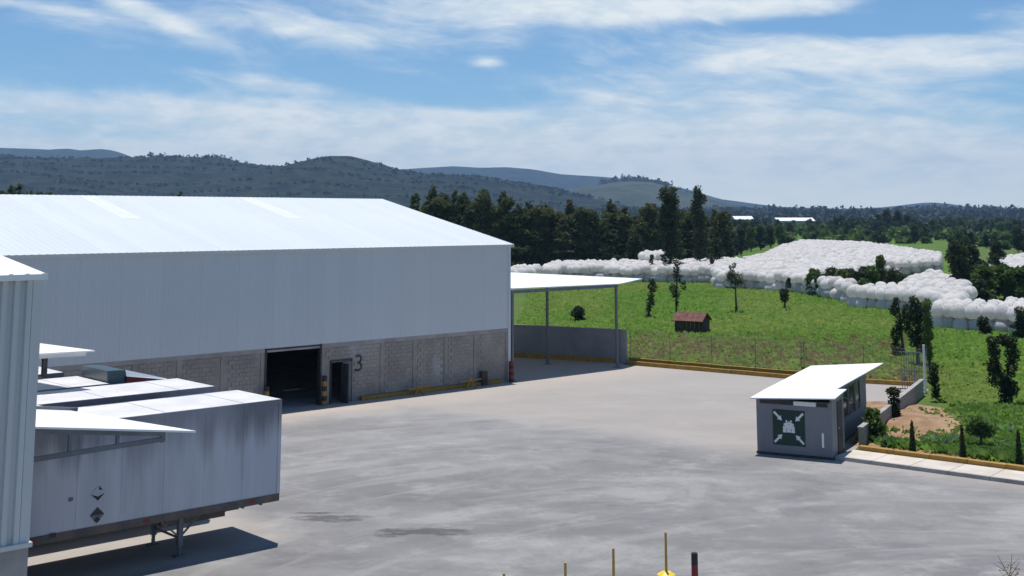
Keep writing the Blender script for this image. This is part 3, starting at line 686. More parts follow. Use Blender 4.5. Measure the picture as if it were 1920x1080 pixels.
# sign
sg = MB().box(.72, -.02, .42, 2.02, -.002, 1.80).build('assembly_point_sign', M['sign_green'], bo); sg['label'] = 'dark green square sign with four white arrows pointing at a group of people'
cxs, czs = 1.37, 1.11
for sx in (-1, 1):
    for sz in (-1, 1):
        d1 = Vector((sx, 0, sz)).normalized(); n1 = Vector((-d1.z, 0, d1.x)); c0 = Vector((cxs, -.024, czs))
        tail, neck, tip = .84, .56, .38
        P_ = [c0 + d1 * tail + n1 * .045, c0 + d1 * neck + n1 * .045, c0 + d1 * neck + n1 * .11, c0 + d1 * tip, c0 + d1 * neck - n1 * .11, c0 + d1 * neck - n1 * .045, c0 + d1 * tail - n1 * .045]
        P_ = [Vector((min(max(p.x, .73), 2.01), p.y, min(max(p.z, .43), 1.79))) for p in P_]
        if sx * sz > 0: pass
        MB().add([tuple(p) for p in P_], [tuple(range(7)) if True else ()]).build('arrow', M['white_paint'], sg)
pe = MB()
for (ax, az_, s_) in ((0, .02, 1.0), (-.17, -.02, .85), (.17, -.02, .85), (-.09, .12, .8), (.09, .12, .8)):
    x_, z_ = cxs + ax, czs + az_
    pe.add([(x_ + .05 * s_ * math.cos(t), -.0245 - .001 * abs(ax), z_ + .17 * s_ + .055 * s_ * math.sin(t)) for t in [i * math.pi / 5 for i in range(10)]], [tuple(range(10))])
    pe.add([(x_ - .075 * s_, -.0245 - .001 * abs(ax), z_ + .10 * s_), (x_ - .085 * s_, -.0245 - .001 * abs(ax), z_ - .2 * s_), (x_ + .085 * s_, -.0245 - .001 * abs(ax), z_ - .2 * s_), (x_ + .075 * s_, -.0245 - .001 * abs(ax), z_ + .10 * s_)], [(0, 1, 2, 3)])
pe.build('people_symbol', M['white_paint'], sg)

# low block wall right of the booth
lwd = empty('boundary_wall', bf(3.5, 3.0), R(-27.1)); tag(lwd, 'low gray block boundary wall running back from the booth beside the brown soil', 'wall')
MB().box(0, .0, 0, .14, 16.7, .8).build('wall_core', M['mortar'], lwd)
lb = []
for row in range(4):
    y = .0 if row % 2 else .2
    while y < 16.3:
        lb.append((y, row)); y += .4
bme = MB().box(0, 0, 0, .03, .385, .188).mesh('block', M['block'])
for (y, row) in lb: link('block', bme, lwd, (.14, y + .006, row * .2 + .006))
MB().box(-.03, -.02, .8, .2, 16.72, .86).build('cap', M['concrete_trim'], lwd)

# ------------------------------------------------------------------ chain-link fence
def fence(p0, p1, h, label, pitch=.11):
    d = p1 - p0; L = d.length; r_ = empty('chain_link_fence', (p0.x, p0.y, 0), math.atan2(d.y, d.x)); tag(r_, label, 'fence')
    n = max(1, round(L / 3))
    for k in range(n + 1): MB().tube((L * k / n, 0, 0), (L * k / n, 0, h + .1), .022, n=8).build('post', M['fence_post'], r_)
    MB().tube((0, 0, h), (L, 0, h), .009, n=6).build('top_rail', M['fence_post'], r_)
    V = []; F = []
    def wire(a, b, r=.0022):
        i = len(V)
        for p in (a, b): V.extend([(p[0], -r, p[1] - r), (p[0], r, p[1] - r), (p[0], 0, p[1] + r)])
        F.extend([(i, i + 1, i + 4, i + 3), (i + 1, i + 2, i + 5, i + 4), (i + 2, i, i + 3, i + 5)])
    hh = h - .05; x = -hh
    while x < L:
        for s in (1, -1):
            a, b = (x, .05), (x + hh, h)
            if a[0] < 0: a = (0, .05 - a[0])
            if b[0] > L: b = (L, h - (b[0] - L))
            if b[0] > a[0] + .02:
                wire(a, b) if s > 0 else wire((a[0], h + .05 - a[1]), (b[0], h + .05 - b[1]))
        x += pitch
    me = bpy.data.meshes.new('wire_mesh'); me.from_pydata(V, [], F); me.materials.append(M['wire'])
    o = link('wire_mesh', me, r_); o['kind'] = 'stuff'
FO = Vector((.5, 1.6, 0))
fence(K1 + FO, K2 + FO, 2.0, 'wire fence behind the yellow kerb from the canopy towards the booth')
fence(K2 + FO + Vector((.15, 0, 0)), bf(3.3, 23.6), 2.0, 'short wire fence behind the booth roof ending at the light corner post')
gp = empty('corner_post', bf(3.6, 20.6)); tag(gp, 'light gray square post at the far end of the low boundary wall', 'post')
MB().box(-.05, -.05, 0, .05, .05, 2.55).build('shaft', M['white_paint'], gp); MB().box(-.06, -.06, 2.55, .06, .06, 2.58).build('cap', M['white_paint'], gp)
gt = empty('metal_gate', bf(3.5, 20.8), R(-27.1 + 180)); tag(gt, 'blue gray metal gate leaf beside the light corner post', 'gate')
for k in range(9): MB().box(.08 + k * .13, -.02, .15, .08 + k * .13 + .03, .02, 2.0).build('bar', M['steel_gray'], gt)
for z_ in (.12, 1.1, 2.1): MB().box(.05, -.03, z_, 1.3, .03, z_ + .05).build('rail', M['steel_gray'], gt)

# ------------------------------------------------------------------ foreground posts
for i, (px, py, hd, lab) in enumerate(((1248, 998, .98, 'tallest looking amber rod on a yellow dome, nearest the red and black bollard'), (1150, 1028, 1.22, 'amber rod on a yellow dome, second from the red and black bollard'),
                              (1060, 1055, 1.0, 'short tip of an amber rod, third from the red and black bollard'), (945, 1075, 1.0, 'leftmost amber rod, only its tip showing at the bottom edge'))):
    q = G(px, py, 1.9); r_ = empty('rod_marker', (q.x, q.y, 0)); tag(r_, lab, 'marker post', 'yellow domed marker posts')
    MB().lathe([(.09, .0), (.09, hd - .26), (.22, hd - .22), (.25, hd - .14), (.22, hd - .06), (.12, hd), (.001, hd + .02)], 18).build('dome_post', M['yellow_clean'], r_, smooth=False)
    MB().tube((0, 0, hd), (0, 0, 1.9), .034, .028, n=8).build('rod', M['amber'], r_)
q = G(1302, 1037, 1.02)
bollard('banded_bollard', (q.x, q.y, 0), 1.0, .085, ['black_paint', 'red_paint', 'red_paint', 'black_paint'], 'red bollard with a black top at the bottom edge, right of the amber rods', 'bollard')

# ------------------------------------------------------------------ vegetation
def leaf_cloud(clumps, n, size, seed, flat=.55):
    """many small leaf faces spread through ellipsoid clumps: (centre, radii)"""
    rg = np.random.default_rng(seed)
    vol = np.array([c[1][0] * c[1][1] * c[1][2] for c in clumps]) ** .7; pr = vol / vol.sum()
    idx = rg.choice(len(clumps), n, p=pr)
    C = np.array([c[0] for c in clumps])[idx]; Rr = np.array([c[1] for c in clumps])[idx]
    d = rg.normal(size=(n, 3)); d /= np.linalg.norm(d, axis=1)[:, None]
    rad = rg.uniform(.15, 1.0, n) ** .45
    c = C + d * Rr * rad[:, None] * rg.uniform(.85, 1.12, n)[:, None]
    a = rg.normal(size=(n, 3)); a[:, 2] *= flat; a /= np.linalg.norm(a, axis=1)[:, None]
    b = np.cross(a, rg.normal(size=(n, 3))); b /= np.linalg.norm(b, axis=1)[:, None]
    s = size * rg.uniform(.5, 1.3, n)[:, None]
    V = np.stack([c - a * s, c - b * s * .55, c + a * s, c + b * s * .55], 1).reshape(-1, 3)
    Q = np.arange(4 * n).reshape(-1, 4)
    return V, Q
def trunk_mesh(h, r, limbs, seed, lean=.03):
    rg = random.Random(seed); m = MB(); p = Vector((0, 0, 0)); k = 5
    pts_ = [p.copy()]
    for i in range(k): p = p + Vector((rg.uniform(-lean, lean) * h, rg.uniform(-lean, lean) * h, h / k)); pts_.append(p.copy())
    for i in range(k): m.tube(pts_[i], pts_[i + 1], r * (1 - i / k * .7), r * (1 - (i + 1) / k * .7), 7, cap=(i == 0))
    for t_, dirx, L in limbs:
        b = pts_[min(k, int(t_ * k))]; e = b + Vector(dirx) * L; m.tube(b, e, r * .4, r * .12, 5, cap=False)
    return m.mesh('trunk', M['bark'])
def conifer_clumps(h, w, rg):
    cs = []; z = h * .10
    while z < h * .97:
        t = z / h; rad = w * (1 - t) ** .65 * rg.uniform(.75, 1.1) + .12
        k = 5 if t < .6 else 3
        for i in range(k):
            a = rg.uniform(0, 6.28); cs.append(((math.cos(a) * rad * .5, math.sin(a) * rad * .5, z), (rad * .55, rad * .55, h * .035)))
        z += h * .045
    cs.append(((0, 0, h * .97), (.12, .12, h * .05)))
    return cs
def lump_clumps(h, w, z0, n, rg, top=.75):
    cs = []
    for i in range(n):
        a = rg.uniform(0, 6.28); t = rg.uniform(0, 1); z = z0 + (h - z0) * t
        ww = w * math.sin(math.pi * min(1, max(.12, (t * top + .22)))) 
        rr_ = ww * rg.uniform(.2, .95); s = w * rg.uniform(.28, .5)
        cs.append(((math.cos(a) * rr_ * .7, math.sin(a) * rr_ * .7, z), (s, s, s * .75)))
    return cs
CROWNS = {}
def crown(kind, v):
    key = (kind, v)
    if key in CROWNS: return CROWNS[key]
    rg = random.Random(hash((kind, v)) % 99991 if False else sum(map(ord, kind)) * 13 + v)
    if kind == 'conifer': cs = conifer_clumps(13, 3.0 + .35 * v % 1.1, rg); V, Q = leaf_cloud(cs, 5200, .36, v, .6); m = M['conifer']; tm_ = trunk_mesh(12, .2, [], v)
    elif kind == 'broad': cs = lump_clumps(8, 3.0, 1.6, 22, rg); V, Q = leaf_cloud(cs, 4200, .26, v); m = M['mid_leaf']; tm_ = trunk_mesh(5, .22, [(.5, (.6, .2, .7), 2.2), (.6, (-.5, .4, .7), 2.2), (.7, (0, -.6, .7), 2)], v)
    elif kind == 'olive': cs = lump_clumps(11, 2.9, 1.0, 34, rg, .7); V, Q = leaf_cloud(cs, 5200, .30, v); m = M['conifer']; tm_ = trunk_mesh(8, .22, [], v)
    elif kind == 'dark': cs = lump_clumps(8, 3.0, 1.2, 24, rg); V, Q = leaf_cloud(cs, 4600, .26, v); m = M['dark_leaf']; tm_ = trunk_mesh(5, .22, [(.5, (.6, .2, .7), 2.2), (.6, (-.5, .4, .7), 2.2)], v)
    elif kind == 'tall': cs = [((rg.uniform(-.8, .8), rg.uniform(-.8, .8), z), (rg.uniform(.8, 1.5), rg.uniform(.8, 1.5), 1.0)) for z in [3.5 + .62 * i for i in range(17)]]; V, Q = leaf_cloud(cs, 5200, .22, v); m = M['dark_leaf']; tm_ = trunk_mesh(13, .2, [(.4, (.5, .2, .8), 1.5), (.6, (-.5, .2, .8), 1.5)], v, .015)
    elif kind == 'bush': cs = lump_clumps(1.6, 1.0, .25, 12, rg); V, Q = leaf_cloud(cs, 1500, .12, v); m = M['dark_leaf']; tm_ = trunk_mesh(.9, .06, [(.4, (.6, .2, .7), .5), (.4, (-.6, .2, .7), .5)], v)
    elif kind == 'green_bush': cs = lump_clumps(1.6, 1.0, .2, 12, rg); V, Q = leaf_cloud(cs, 1500, .13, v); m = M['mid_leaf']; tm_ = trunk_mesh(.9, .06, [(.4, (.6, .2, .7), .5)], v)
    elif kind == 'cypress': cs = [((0, 0, .08 + z), (.13 * (1 - z / 1.5) + .03, .13 * (1 - z / 1.5) + .03, .1)) for z in [i * .07 for i in range(18)]]; V, Q = leaf_cloud(cs, 1300, .05, v, 1.6); m = M['conifer']; tm_ = trunk_mesh(1.0, .025, [], v)
    elif kind == 'agave': 
        n = 22; Vs = []; Qs = []
        for i in range(n):
            a = rg.uniform(0, 6.28); e = rg.uniform(.3, 1.3); L = rg.uniform(.45, .8); w_ = .05
            d = Vector((math.cos(a) * math.cos(e), math.sin(a) * math.cos(e), math.sin(e))); s = Vector((-math.sin(a), math.cos(a), 0)) * w_
            b = len(Vs); mid = d * L * .5 + Vector((0, 0, .05)); Vs += [tuple(-s * .6), tuple(s * .6), tuple(mid + s), tuple(mid - s), tuple(d * L), tuple(d * L + Vector((0, 0, .005)))]
            Qs += [(b, b + 1, b + 2, b + 3), (b + 3, b + 2, b + 5, b + 4)]
        V, Q = np.array(Vs), np.array(Qs); m = M['blue_leaf']; tm_ = trunk_mesh(.18, .05, [], v)
    me = np_mesh('crown', V, Q, m)
    CROWNS[key] = (me, tm_); return CROWNS[key]
def plant(name, kind, v, loc, s, label, cat, group=None, sz=None, leaf=None):
    r_ = empty(name, (loc[0], loc[1], 0), random.uniform(0, 6.28)); r_.scale = (s, s, sz or s); tag(r_, label, cat, group)
    c, t_ = crown(kind, v)
    link('trunk', t_, r_); link('crown', c, r_)
    return r_
def custom_tree(name, loc, clumps, n, size, m, trunk, label, cat, seed):
    r_ = empty(name, (loc[0], loc[1], 0)); tag(r_, label, cat)
    V, Q = leaf_cloud(clumps, n, size, seed); link('crown', np_mesh('crown', V, Q, M[m]), r_)
    tb_ = MB()
    for a, b, r0, r1 in trunk: tb_.tube(a, b, r0, r1, 7)
    link('trunk', tb_.mesh('trunk', M['bark']), r_)
    return r_

# conifer belt behind the bags
rc = random.Random(11)
cgroup = 'dark conifers in the tree belt behind the white bags'
n = 0
def belt_y(x): return 222 + .12 * (x + 25)
for row in range(3):
    x = -17.5 - row * .3
    while x < 40:
        hh = (.84 if row == 0 else .90) + rc.uniform(-.2, .12)
        if x < -4: hh += .14
        if rc.random() < .15: hh += .12
        if x > 14: hh *= .90
        if rc.random() < (.62, .4, .15)[row]:
            plant('broad_tree', 'olive', rc.randrange(6), (x, belt_y(x) + row * 4), rc.uniform(.85, 1.1), 'rounded dark tree in the %s conifer rank, %s' % (('front', 'middle', 'rear')[row], 'over the warehouse roof slope' if x < -4 else ('over the canopy' if x < 9 else ('over the long row of bags' if x < 22 else 'beside the tall slender pair'))), 'tree', 'rounded trees in the conifer belt', hh * 1.08); x += rc.uniform(1.7, 2.4); continue
        plant('conifer_tree', 'conifer', rc.randrange(7), (x + rc.uniform(-.6, .6), belt_y(x) + row * 4 + rc.uniform(-1, 1)), rc.uniform(.9, 1.15),
              'dark conifer in the %s rank of the belt, %s' % (('front', 'middle', 'rear')[row], 'above the warehouse roof slope' if x < -1 else ('above the canopy and the first bags' if x < 19 else 'next to the tall slender trees')), 'tree', cgroup, hh)
        x += rc.uniform(1.5, 2.5); n += 1
# tall trees at the end of the belt
plant('tall_tree', 'tall', 1, (23.9, 182), .9, 'broader of two tall slender trees standing at the edge of the white bags', 'tree', None, 1.02).scale = (1.12, 1.12, .98)
plant('tall_tree', 'tall', 2, (29.6, 192), .74, 'narrower of two tall slender trees, column topped, right of its neighbour', 'tree', None, 1.0)
plant('dark_tree', 'dark', 5, (20.8, 205), .8, 'low dark tree filling in left of the two tall slender trees', 'tree')
plant('dark_tree', 'dark', 6, (33.5, 200), .7, 'low dark tree just right of the tall column topped tree', 'tree')
plant('dark_tree', 'dark', 2, (27.5, 204), .85, 'low dark tree between and behind the two tall slender trees', 'tree')
# young lopped trees in the green field
def lopped(px, py, h, parts, label, lean=0.0, seed=1, s=.1):
    q = G(px, py); k = 2250 / q.y
    cl = [((dx, rc.uniform(-.1, .1), dz), (rw, rw, rh)) for dx, dz, rw, rh in parts]
    custom_tree('young_tree', q, cl, 1100, s, 'dark_leaf', [((0, 0, 0), (lean * .5, 0, h * .5), .11, .08), ((lean * .5, 0, h * .5), (lean, 0, h * .95), .08, .04)], label, 'tree', seed)
lopped(1215, 600, 3.6, [(.0, .3, .35, .35), (.05, .95, .28, .4), (.25, 1.6, .42, .55), (.35, 2.3, .35, .4), (.5, 3.0, .5, .5), (.4, 3.5, .3, .3)], 'leaning young tree with knobbly dark foliage left of the small hut', .5, 1)
lopped(1268, 592, 5.2, [(0, 2.1, .45, .6), (-.2, 2.6, .5, .5), (.75, 2.9, .35, .5), (.2, 3.6, .45, .5), (.1, 4.3, .4, .5), (.2, 5.0, .45, .4), (.05, 1.2, .2, .4)], 'taller young tree rising right behind the small hut', .15, 2)
lopped(1381, 588, 4.4, [(-.1, 3.4, .95, .75), (-.5, 3.7, .5, .5), (.35, 3.0, .5, .5), (-.4, 4.4, .35, .4), (-.1, 4.7, .25, .3), (.0, .5, .18, .4)], 'round headed young tree on a bare trunk right of the hut', -.1, 3)
lopped(1471, 581, 3.2, [(0, 1.2, .5, .55), (.0, 1.7, .55, .5), (.5, 2.6, .28, .5), (.5, 3.0, .22, .3)], 'short dark young tree with a second small tuft, rightmost in the open field', .3, 4)
q = G(1357, 540); custom_tree('young_tree', q, [((0, 0, 1.3), (.25, .25, .3)), ((0, 0, 1.9), (.2, .2, .3))], 300, .1, 'dark_leaf', [((0, 0, 0), (0, 0, 2), .1, .05)], 'small spindly tree at the foot of the white bags', 'tree', 9)
q = G(1443, 540); custom_tree('young_tree', q, [((0, 0, 1.0), (.3, .3, .3)), ((0, 0, 1.7), (.3, .3, .3))], 300, .1, 'dark_leaf', [((0, 0, 0), (0, 0, 2), .1, .05)], 'tiny sapling against the white bags above the middle of the field', 'tree', 19)
q = G(1085, 606); plant('shrub', 'bush', 1, q, .95, 'round dark shrub in the field seen under the canopy', 'shrub')
# slender broken tree by the bags, left of the round headed one
for i, (px, py, h) in enumerate(((1222, 528, 3.6), (1335, 530, 3.2))):
    q = G(px, py); custom_tree('young_tree', q, [((rc.uniform(-.3, .3), 0, z), (.3, .3, .4)) for z in (1.6, 2.3, 3.0, h)], 500, .13, 'dark_leaf', [((0, 0, 0), (.1, 0, h), .13, .05)],
                               ('thin dark tree in front of the bags, left of the two tall trees', 'thin dark tree in front of the bags, right of the two tall trees')[i], 'tree', 30 + i)
# tree cluster at the corner of the boundary wall
q = G(1695, 672); custom_tree('slender_tree', q, [((-.5, 0, .6), (.35, .4, .7)), ((-.45, 0, 1.6), (.4, .4, .6)), ((.1, 0, 2.3), (.65, .5, .7)), ((-.5, 0, 3.2), (.35, .35, .5)), ((-.35, 0, 3.8), (.25, .25, .3)), ((.3, 0, 3.1), (.4, .4, .5))], 2600, .09, 'dark_leaf',
                              [((0, 0, 0), (-.2, 0, 3.6), .12, .04)], 'left tree of the dark cluster behind the light corner post', 'tree', 41)
q = G(1722, 690); custom_tree('slender_tree', q, [((0, 0, 1.9), (.6, .5, .7)), ((.4, 0, 2.9), (.65, .5, .6)), ((-.2, 0, 3.3), (.5, .4, .5)), ((.5, 0, 3.8), (.5, .4, .4)), ((-.1, 0, 4.1), (.35, .3, .4)), ((.5, 0, 1.2), (.4, .4, .5))], 3200, .09, 'dark_leaf',
                              [((0, 0, 0), (0, 0, 2), .13, .08), ((0, 0, 2), (.4, 0, 4), .08, .03)], 'middle and fullest tree of the dark cluster behind the light corner post', 'tree', 42)
q = G(1744, 705); custom_tree('slender_tree', q, [((0, 0, z), (.3 + .12 * math.sin(z * 3), .3, .4)) for z in (1.2, 1.8, 2.4, 3.0, 3.6, 4.2)], 1700, .08, 'mid_leaf',
                              [((0, 0, 0), (0, 0, 4.2), .09, .03)], 'right, thinnest tree of the dark cluster behind the light corner post', 'tree', 43)
q = G(1755, 753); custom_tree('columnar_shrub', q, [((0, 0, z), (.22, .22, .25)) for z in (.3, .6, .9, 1.2, 1.5, 1.75)] + [((-.1, 0, 1.1), (.3, .3, .3))], 1100, .07, 'dark_leaf', [((0, 0, 0), (0, 0, 1.6), .05, .02)], 'upright dark shrub behind the end of the low wall', 'shrub', 44)
q = G(1886, 766); custom_tree('forked_tree', q, [((0, 0, .5), (.35, .3, .45)), ((.15, 0, 1.1), (.5, .4, .5)), ((-.35, 0, 1.5), (.5, .4, .5)), ((-.5, 0, 2.1), (.4, .35, .45)), ((-.45, 0, 2.8), (.35, .3, .45)), ((-.5, 0, 3.3), (.3, .3, .3)), ((.4, 0, 2.0), (.3, .3, .5)), ((.5, 0, 2.7), (.4, .35, .5)), ((.35, 0, 3.3), (.45, .35, .35)), ((.0, 0, 3.4), (.3, .3, .25)), ((.3, 0, .9), (.4, .4, .4))], 3900, .085, 'dark_leaf',
                              [((0, 0, 0), (0, 0, .8), .12, .1), ((0, 0, .8), (-.5, 0, 3.2), .08, .03), ((0, 0, .8), (.5, 0, 3.2), .08, .03)], 'large forked tree hung with dark foliage at the right edge', 'tree', 45)
q = G(1914, 640); plant('dark_tree', 'dark', 3, q, .32, 'dark tree at the right edge in front of the nearest bags', 'tree', None, .3)
q = G(1845, 632); plant('shrub', 'bush', 2, q, .9, 'low dark shrub at the foot of the nearest bags', 'shrub')
q = G(1690, 600); 
q = G(1680, 557); custom_tree('young_tree', q, [((0, 0, 1.8), (.6, .5, .5))], 300, .12, 'dark_leaf', [((0, 0, 0), (0, 0, 1.8), .1, .05)], 'small round tree standing among the nearest bag rows', 'tree', 46)
# garden strip
q = G(1678, 793); custom_tree('columnar_shrub', q, [((0, 0, z), (.3, .28, .2)) for z in (.2, .45, .7, .95, 1.2, 1.4)] + [((0, 0, 1.45), (.38, .3, .18))], 1100, .07, 'dark_leaf', [((0, 0, 0), (0, 0, 1.4), .09, .05)], 'stumpy dark shrub in front of the low boundary wall', 'shrub', 47)
q = G(1640, 829); plant('garden_plant', 'green_bush', 3, q, .8, 'leafy green plant in the corner beside the booth', 'plant')
q = G(1841, 850); custom_tree('garden_bush', q, [((rc.uniform(-.4, .4), 0, rc.uniform(.8, 1.35)), (.3, .3, .25)) for _ in range(8)], 1500, .07, 'mid_leaf', [((0, 0, 0), (0, 0, .9), .06, .04)], 'round green bush on a short trunk in the garden strip', 'bush', 48)
for i, (px, lab) in enumerate(((1712, 'young dark cypress by the yellow kerb, nearest the booth'), (1806, 'young dark cypress by the yellow kerb, middle one of three'), (1912, 'young dark cypress by the yellow kerb at the right edge'))):
    py = 853 + (px - 1712) * .105; q = G(px, py); plant('cypress', 'cypress', i, q, 1.0, lab, 'tree', 'young cypresses along the sidewalk')
for i, (px, py, s) in enumerate(((1775, 846, 1.1), (1749, 840, .9), (1792, 838, 1.0), (1733, 836, .7), (1880, 845, .9), (1900, 852, 1.0), (1868, 860, .8), (1828, 842, .8), (1662, 838, .9), (1890, 822, 1.0), (1852, 826, .8))):
    q = G(px, py); plant('agave', 'agave', i % 4, q, s, 'spiky blue green plant in the garden strip', 'plant', 'spiky plants in the garden strip')
q = G(1893, 1083); custom_tree('dry_shrub', q, [((0, 0, .2), (.3, .3, .15))], 60, .04, 'dry_grass', [((0, 0, 0), (-.25, .1, .55), .012, .004), ((0, 0, 0), (.1, 0, .6), .012, .004), ((-.12, .05, .3), (-.3, 0, .42), .008, .003), ((.05, 0, .3), (.3, 0, .5), .008, .003), ((0, 0, 0), (.35, .1, .4), .012, .004), ((0, 0, .1), (-.4, .1, .35), .01, .003)], 'bare twiggy shrub at the bottom right corner', 'shrub', 49)
# soil heap
def heap(c, rx, ry, h, name, m, seed):
    n = 26; V = []; F = []
    for j in range(n):
        for i in range(n):
            x = (i / (n - 1) * 2 - 1); y = (j / (n - 1) * 2 - 1); r = math.hypot(x, y)
            z = h * max(0, 1 - r) ** .8 * (1 + .5 * mnoise.noise(Vector((x * 3, y * 3, seed)))) + .05 * mnoise.noise(Vector((x * 9, y * 9, seed))) * max(0, 1 - r) - (.0 if r < 1 else .1)
            V.append((x * rx, y * ry, z - .03))
    for j in range(n - 1):
        for i in range(n - 1): F.append((j * n + i, j * n + i + 1, (j + 1) * n + i + 1, (j + 1) * n + i))
    o = MB().add(V, F).build(name, m, None, (c[0], c[1], 0), 0, True); tag(o, kind='structure'); return o
heap(G(1735, 800), 3.9, 8.0, .5, 'soil_heap', M['soil'], 1)
heap(G(1668, 826), 2.2, 2.6, .22, 'soil_heap', M['soil'], 5)

# hut in the field
hq0, hq1 = G(1267, 627), G(1318, 626)
ht = empty('hut', (hq0.x, hq0.y, 0), R(-30)); tag(ht, 'small dark wooden hut with a rusty red gable roof in the green field', 'hut')
hw, hd_, hh_ = 2.25, 1.6, 1.12
for (x, y) in ((0, 0), (hw, 0), (0, hd_), (hw, hd_), (hw / 2, 0), (hw / 2, hd_)): MB().box(x - .05, y - .05, 0, x + .05, y + .05, hh_).build('post', M['plank'], ht)
for i in range(12):
    MB().box(.05 + i * .18, -.02 + .01 * (i % 2), .28 + rc.uniform(-.06, .06), .05 + i * .18 + .165, .01 + .01 * (i % 2), hh_).build('plank', M['plank'], ht)
for i in range(9):
    MB().box(hw + .0, .06 + i * .168, .28 + rc.uniform(-.05, .05), hw + .03, .06 + i * .168 + .155, hh_ + .25 * (1 - abs(i - 4) / 4)).build('plank', M['plank'], ht)
for i in range(9): MB().box(-.03, .06 + i * .168, .28, .0, .06 + i * .168 + .155, hh_ + .25 * (1 - abs(i - 4) / 4)).build('plank', M['plank'], ht)
for i in range(5):
    x0, x1 = -.2 + i * .535, -.2 + i * .535 + .515
    for s, (ya, yb) in enumerate(((-.3, hd_ / 2), (hd_ + .3, hd_ / 2))):
        MB().hexa([(x0, ya, hh_ - .02), (x1, ya, hh_ - .02), (x1, yb, hh_ + .62), (x0, yb, hh_ + .62), (x0, ya, hh_ + .02), (x1, ya, hh_ + .02), (x1, yb, hh_ + .66), (x0, yb, hh_ + .66)]).build('roof_sheet', M['tin_rust'], ht)

# ------------------------------------------------------------------ bags
M['bag'] = mat('white_woven_bag', (.78, .765, .75), (.88, .865, .85), .75, 2.2, 4, vary=.05, bump=.4, bscale=7, bdist=.05)
M['bag_far'] = mat('white_woven_bag_far', (.76, .74, .725), (.88, .865, .85), .75, .9, 5, island=.07, coords='Object')
for k_ in ('bag', 'bag_far'):            # thin woven plastic lets some light through
    t = M[k_].node_tree; b_ = t.nodes['Principled BSDF']; tr_ = t.nodes.new('ShaderNodeBsdfTranslucent'); mx_ = t.nodes.new('ShaderNodeMixShader'); mx_.inputs[0].default_value = .5
    t.links.new(b_.inputs['Base Color'].links[0].from_socket, tr_.inputs[0])
    t.links.new(b_.outputs[0], mx_.inputs[1]); t.links.new(tr_.outputs[0], mx_.inputs[2]); t.links.new(mx_.outputs[0], t.nodes['Material Output'].inputs[0])
def bag_mesh(seed, sub):
    rg = random.Random(seed); bm = bmesh.new(); bmesh.ops.create_cube(bm, size=1.0)
    if sub: bmesh.ops.subdivide_edges(bm, edges=bm.edges[:], cuts=sub, use_grid_fill=True)
    for v in bm.verts:
        c = v.co * 2; L = (abs(c.x) ** 2.7 + abs(c.y) ** 2.7 + abs(c.z) ** 2.7) ** (1 / 2.7) or 1
        c = c / L * .5 * (max(abs(c.x), abs(c.y), abs(c.z)))
        bulge = 1.0 + .12 * (1 - (v.co.z * 2) ** 2)
        nn = mnoise.noise_vector(Vector(v.co) * 2.3 + Vector((seed * 3.1, 0, 0))) * .07
        v.co = Vector((c.x * 1.22 * bulge, c.y * 1.22 * bulge, c.z * 1.24)) + nn
        if v.co.z < -.56: v.co.z = -.58
        v.co.z += .6
        k_ = max(0, v.co.z - .25); v.co.x *= 1.04 - .30 * k_ ** 1.5; v.co.y *= 1.04 - .30 * k_ ** 1.5
    return bm
BM = []
for s in range(8):
    bm = bag_mesh(s, 3); me = bpy.data.meshes.new('bulk_bag')
    # gathered neck and four lifting loops
    for (ax, ay) in ((.3, .3), (-.3, .3), (.3, -.3), (-.3, -.3)):
        vs = [bm.verts.new(p) for p in ((ax - .07, ay, 1.1), (ax + .07, ay, 1.1), (ax * 1.25 + .09, ay * 1.25, 1.14), (ax * 1.25 - .05, ay * 1.25, 1.14))]
        bm.faces.new(vs)
    ring = [bm.verts.new((.13 * math.cos(i * 1.047), .13 * math.sin(i * 1.047), 1.15)) for i in range(6)]; tipv = bm.verts.new((.05, .03, 1.27))
    for i in range(6): bm.faces.new((ring[i], ring[(i + 1) % 6], tipv))
    bm.to_mesh(me); bm.free(); me.polygons.foreach_set('use_smooth', [True] * len(me.polygons)); me.materials.append(M['bag']); BM.append(me)
def low_bag(sub, seed):
    bm = bag_mesh(seed, sub); bm.verts.index_update()
    V = np.array([v.co[:] for v in bm.verts]); Q = np.array([[v.index for v in f.verts] for f in bm.faces]); bm.free(); return V, Q
def in_poly(x, y, P_):
    c = False; j = len(P_) - 1
    for i in range(len(P_)):
        if (P_[i][1] > y) != (P_[j][1] > y) and x < (P_[j][0] - P_[i][0]) * (y - P_[i][1]) / (P_[j][1] - P_[i][1]) + P_[i][0]: c = not c
        j = i
    return c
T2 = 2.45
def poly(*pp): return [tuple(G(*p)[:2]) for p in pp]
bags = []    # x, y, layer, block
def fill(P_, layers, name, step=1.06, rot=R(-27), holes=()):
    xs = [p[0] for p in P_]; ys = [p[1] for p in P_]; c, s = math.cos(rot), math.sin(rot)
    cx_, cy_2 = sum(xs) / len(xs), sum(ys) / len(ys); Rm = max(max(xs) - min(xs), max(ys) - min(ys))
    cells = {}
    K = int(Rm / step) + 2
    for i in range(-K, K):
        for j in range(-K, K):
            x = cx_ + (i * c - j * s) * step; y = cy_2 + (i * s + j * c) * step
            if in_poly(x, y, P_) and not any(in_poly(x, y, h) for h in holes): cells[(i, j)] = (x, y)
    for (i, j), (x, y) in cells.items():
        edge = [(i + a, j + b) not in cells for a, b in ((1, 0), (-1, 0), (0, 1), (0, -1), (1, -1), (-1, -1))]
        top = layers - 1
        if any(edge) and rc.random() < .07: top = max(0, top - 1)
        lo = 0 if any(edge) else max(0, top - 1)
        for L in range(lo, top + 1):
            bags.append((x + rc.uniform(-.12, .12) + L * .1 * math.sin(i), y + rc.uniform(-.12, .12), L, name))
fill(poly((1746, 620), (1965, 634), (1990, 570, T2), (1900, 556, T2), (1830, 560, T2), (1762, 552, T2)), 2, 'A')
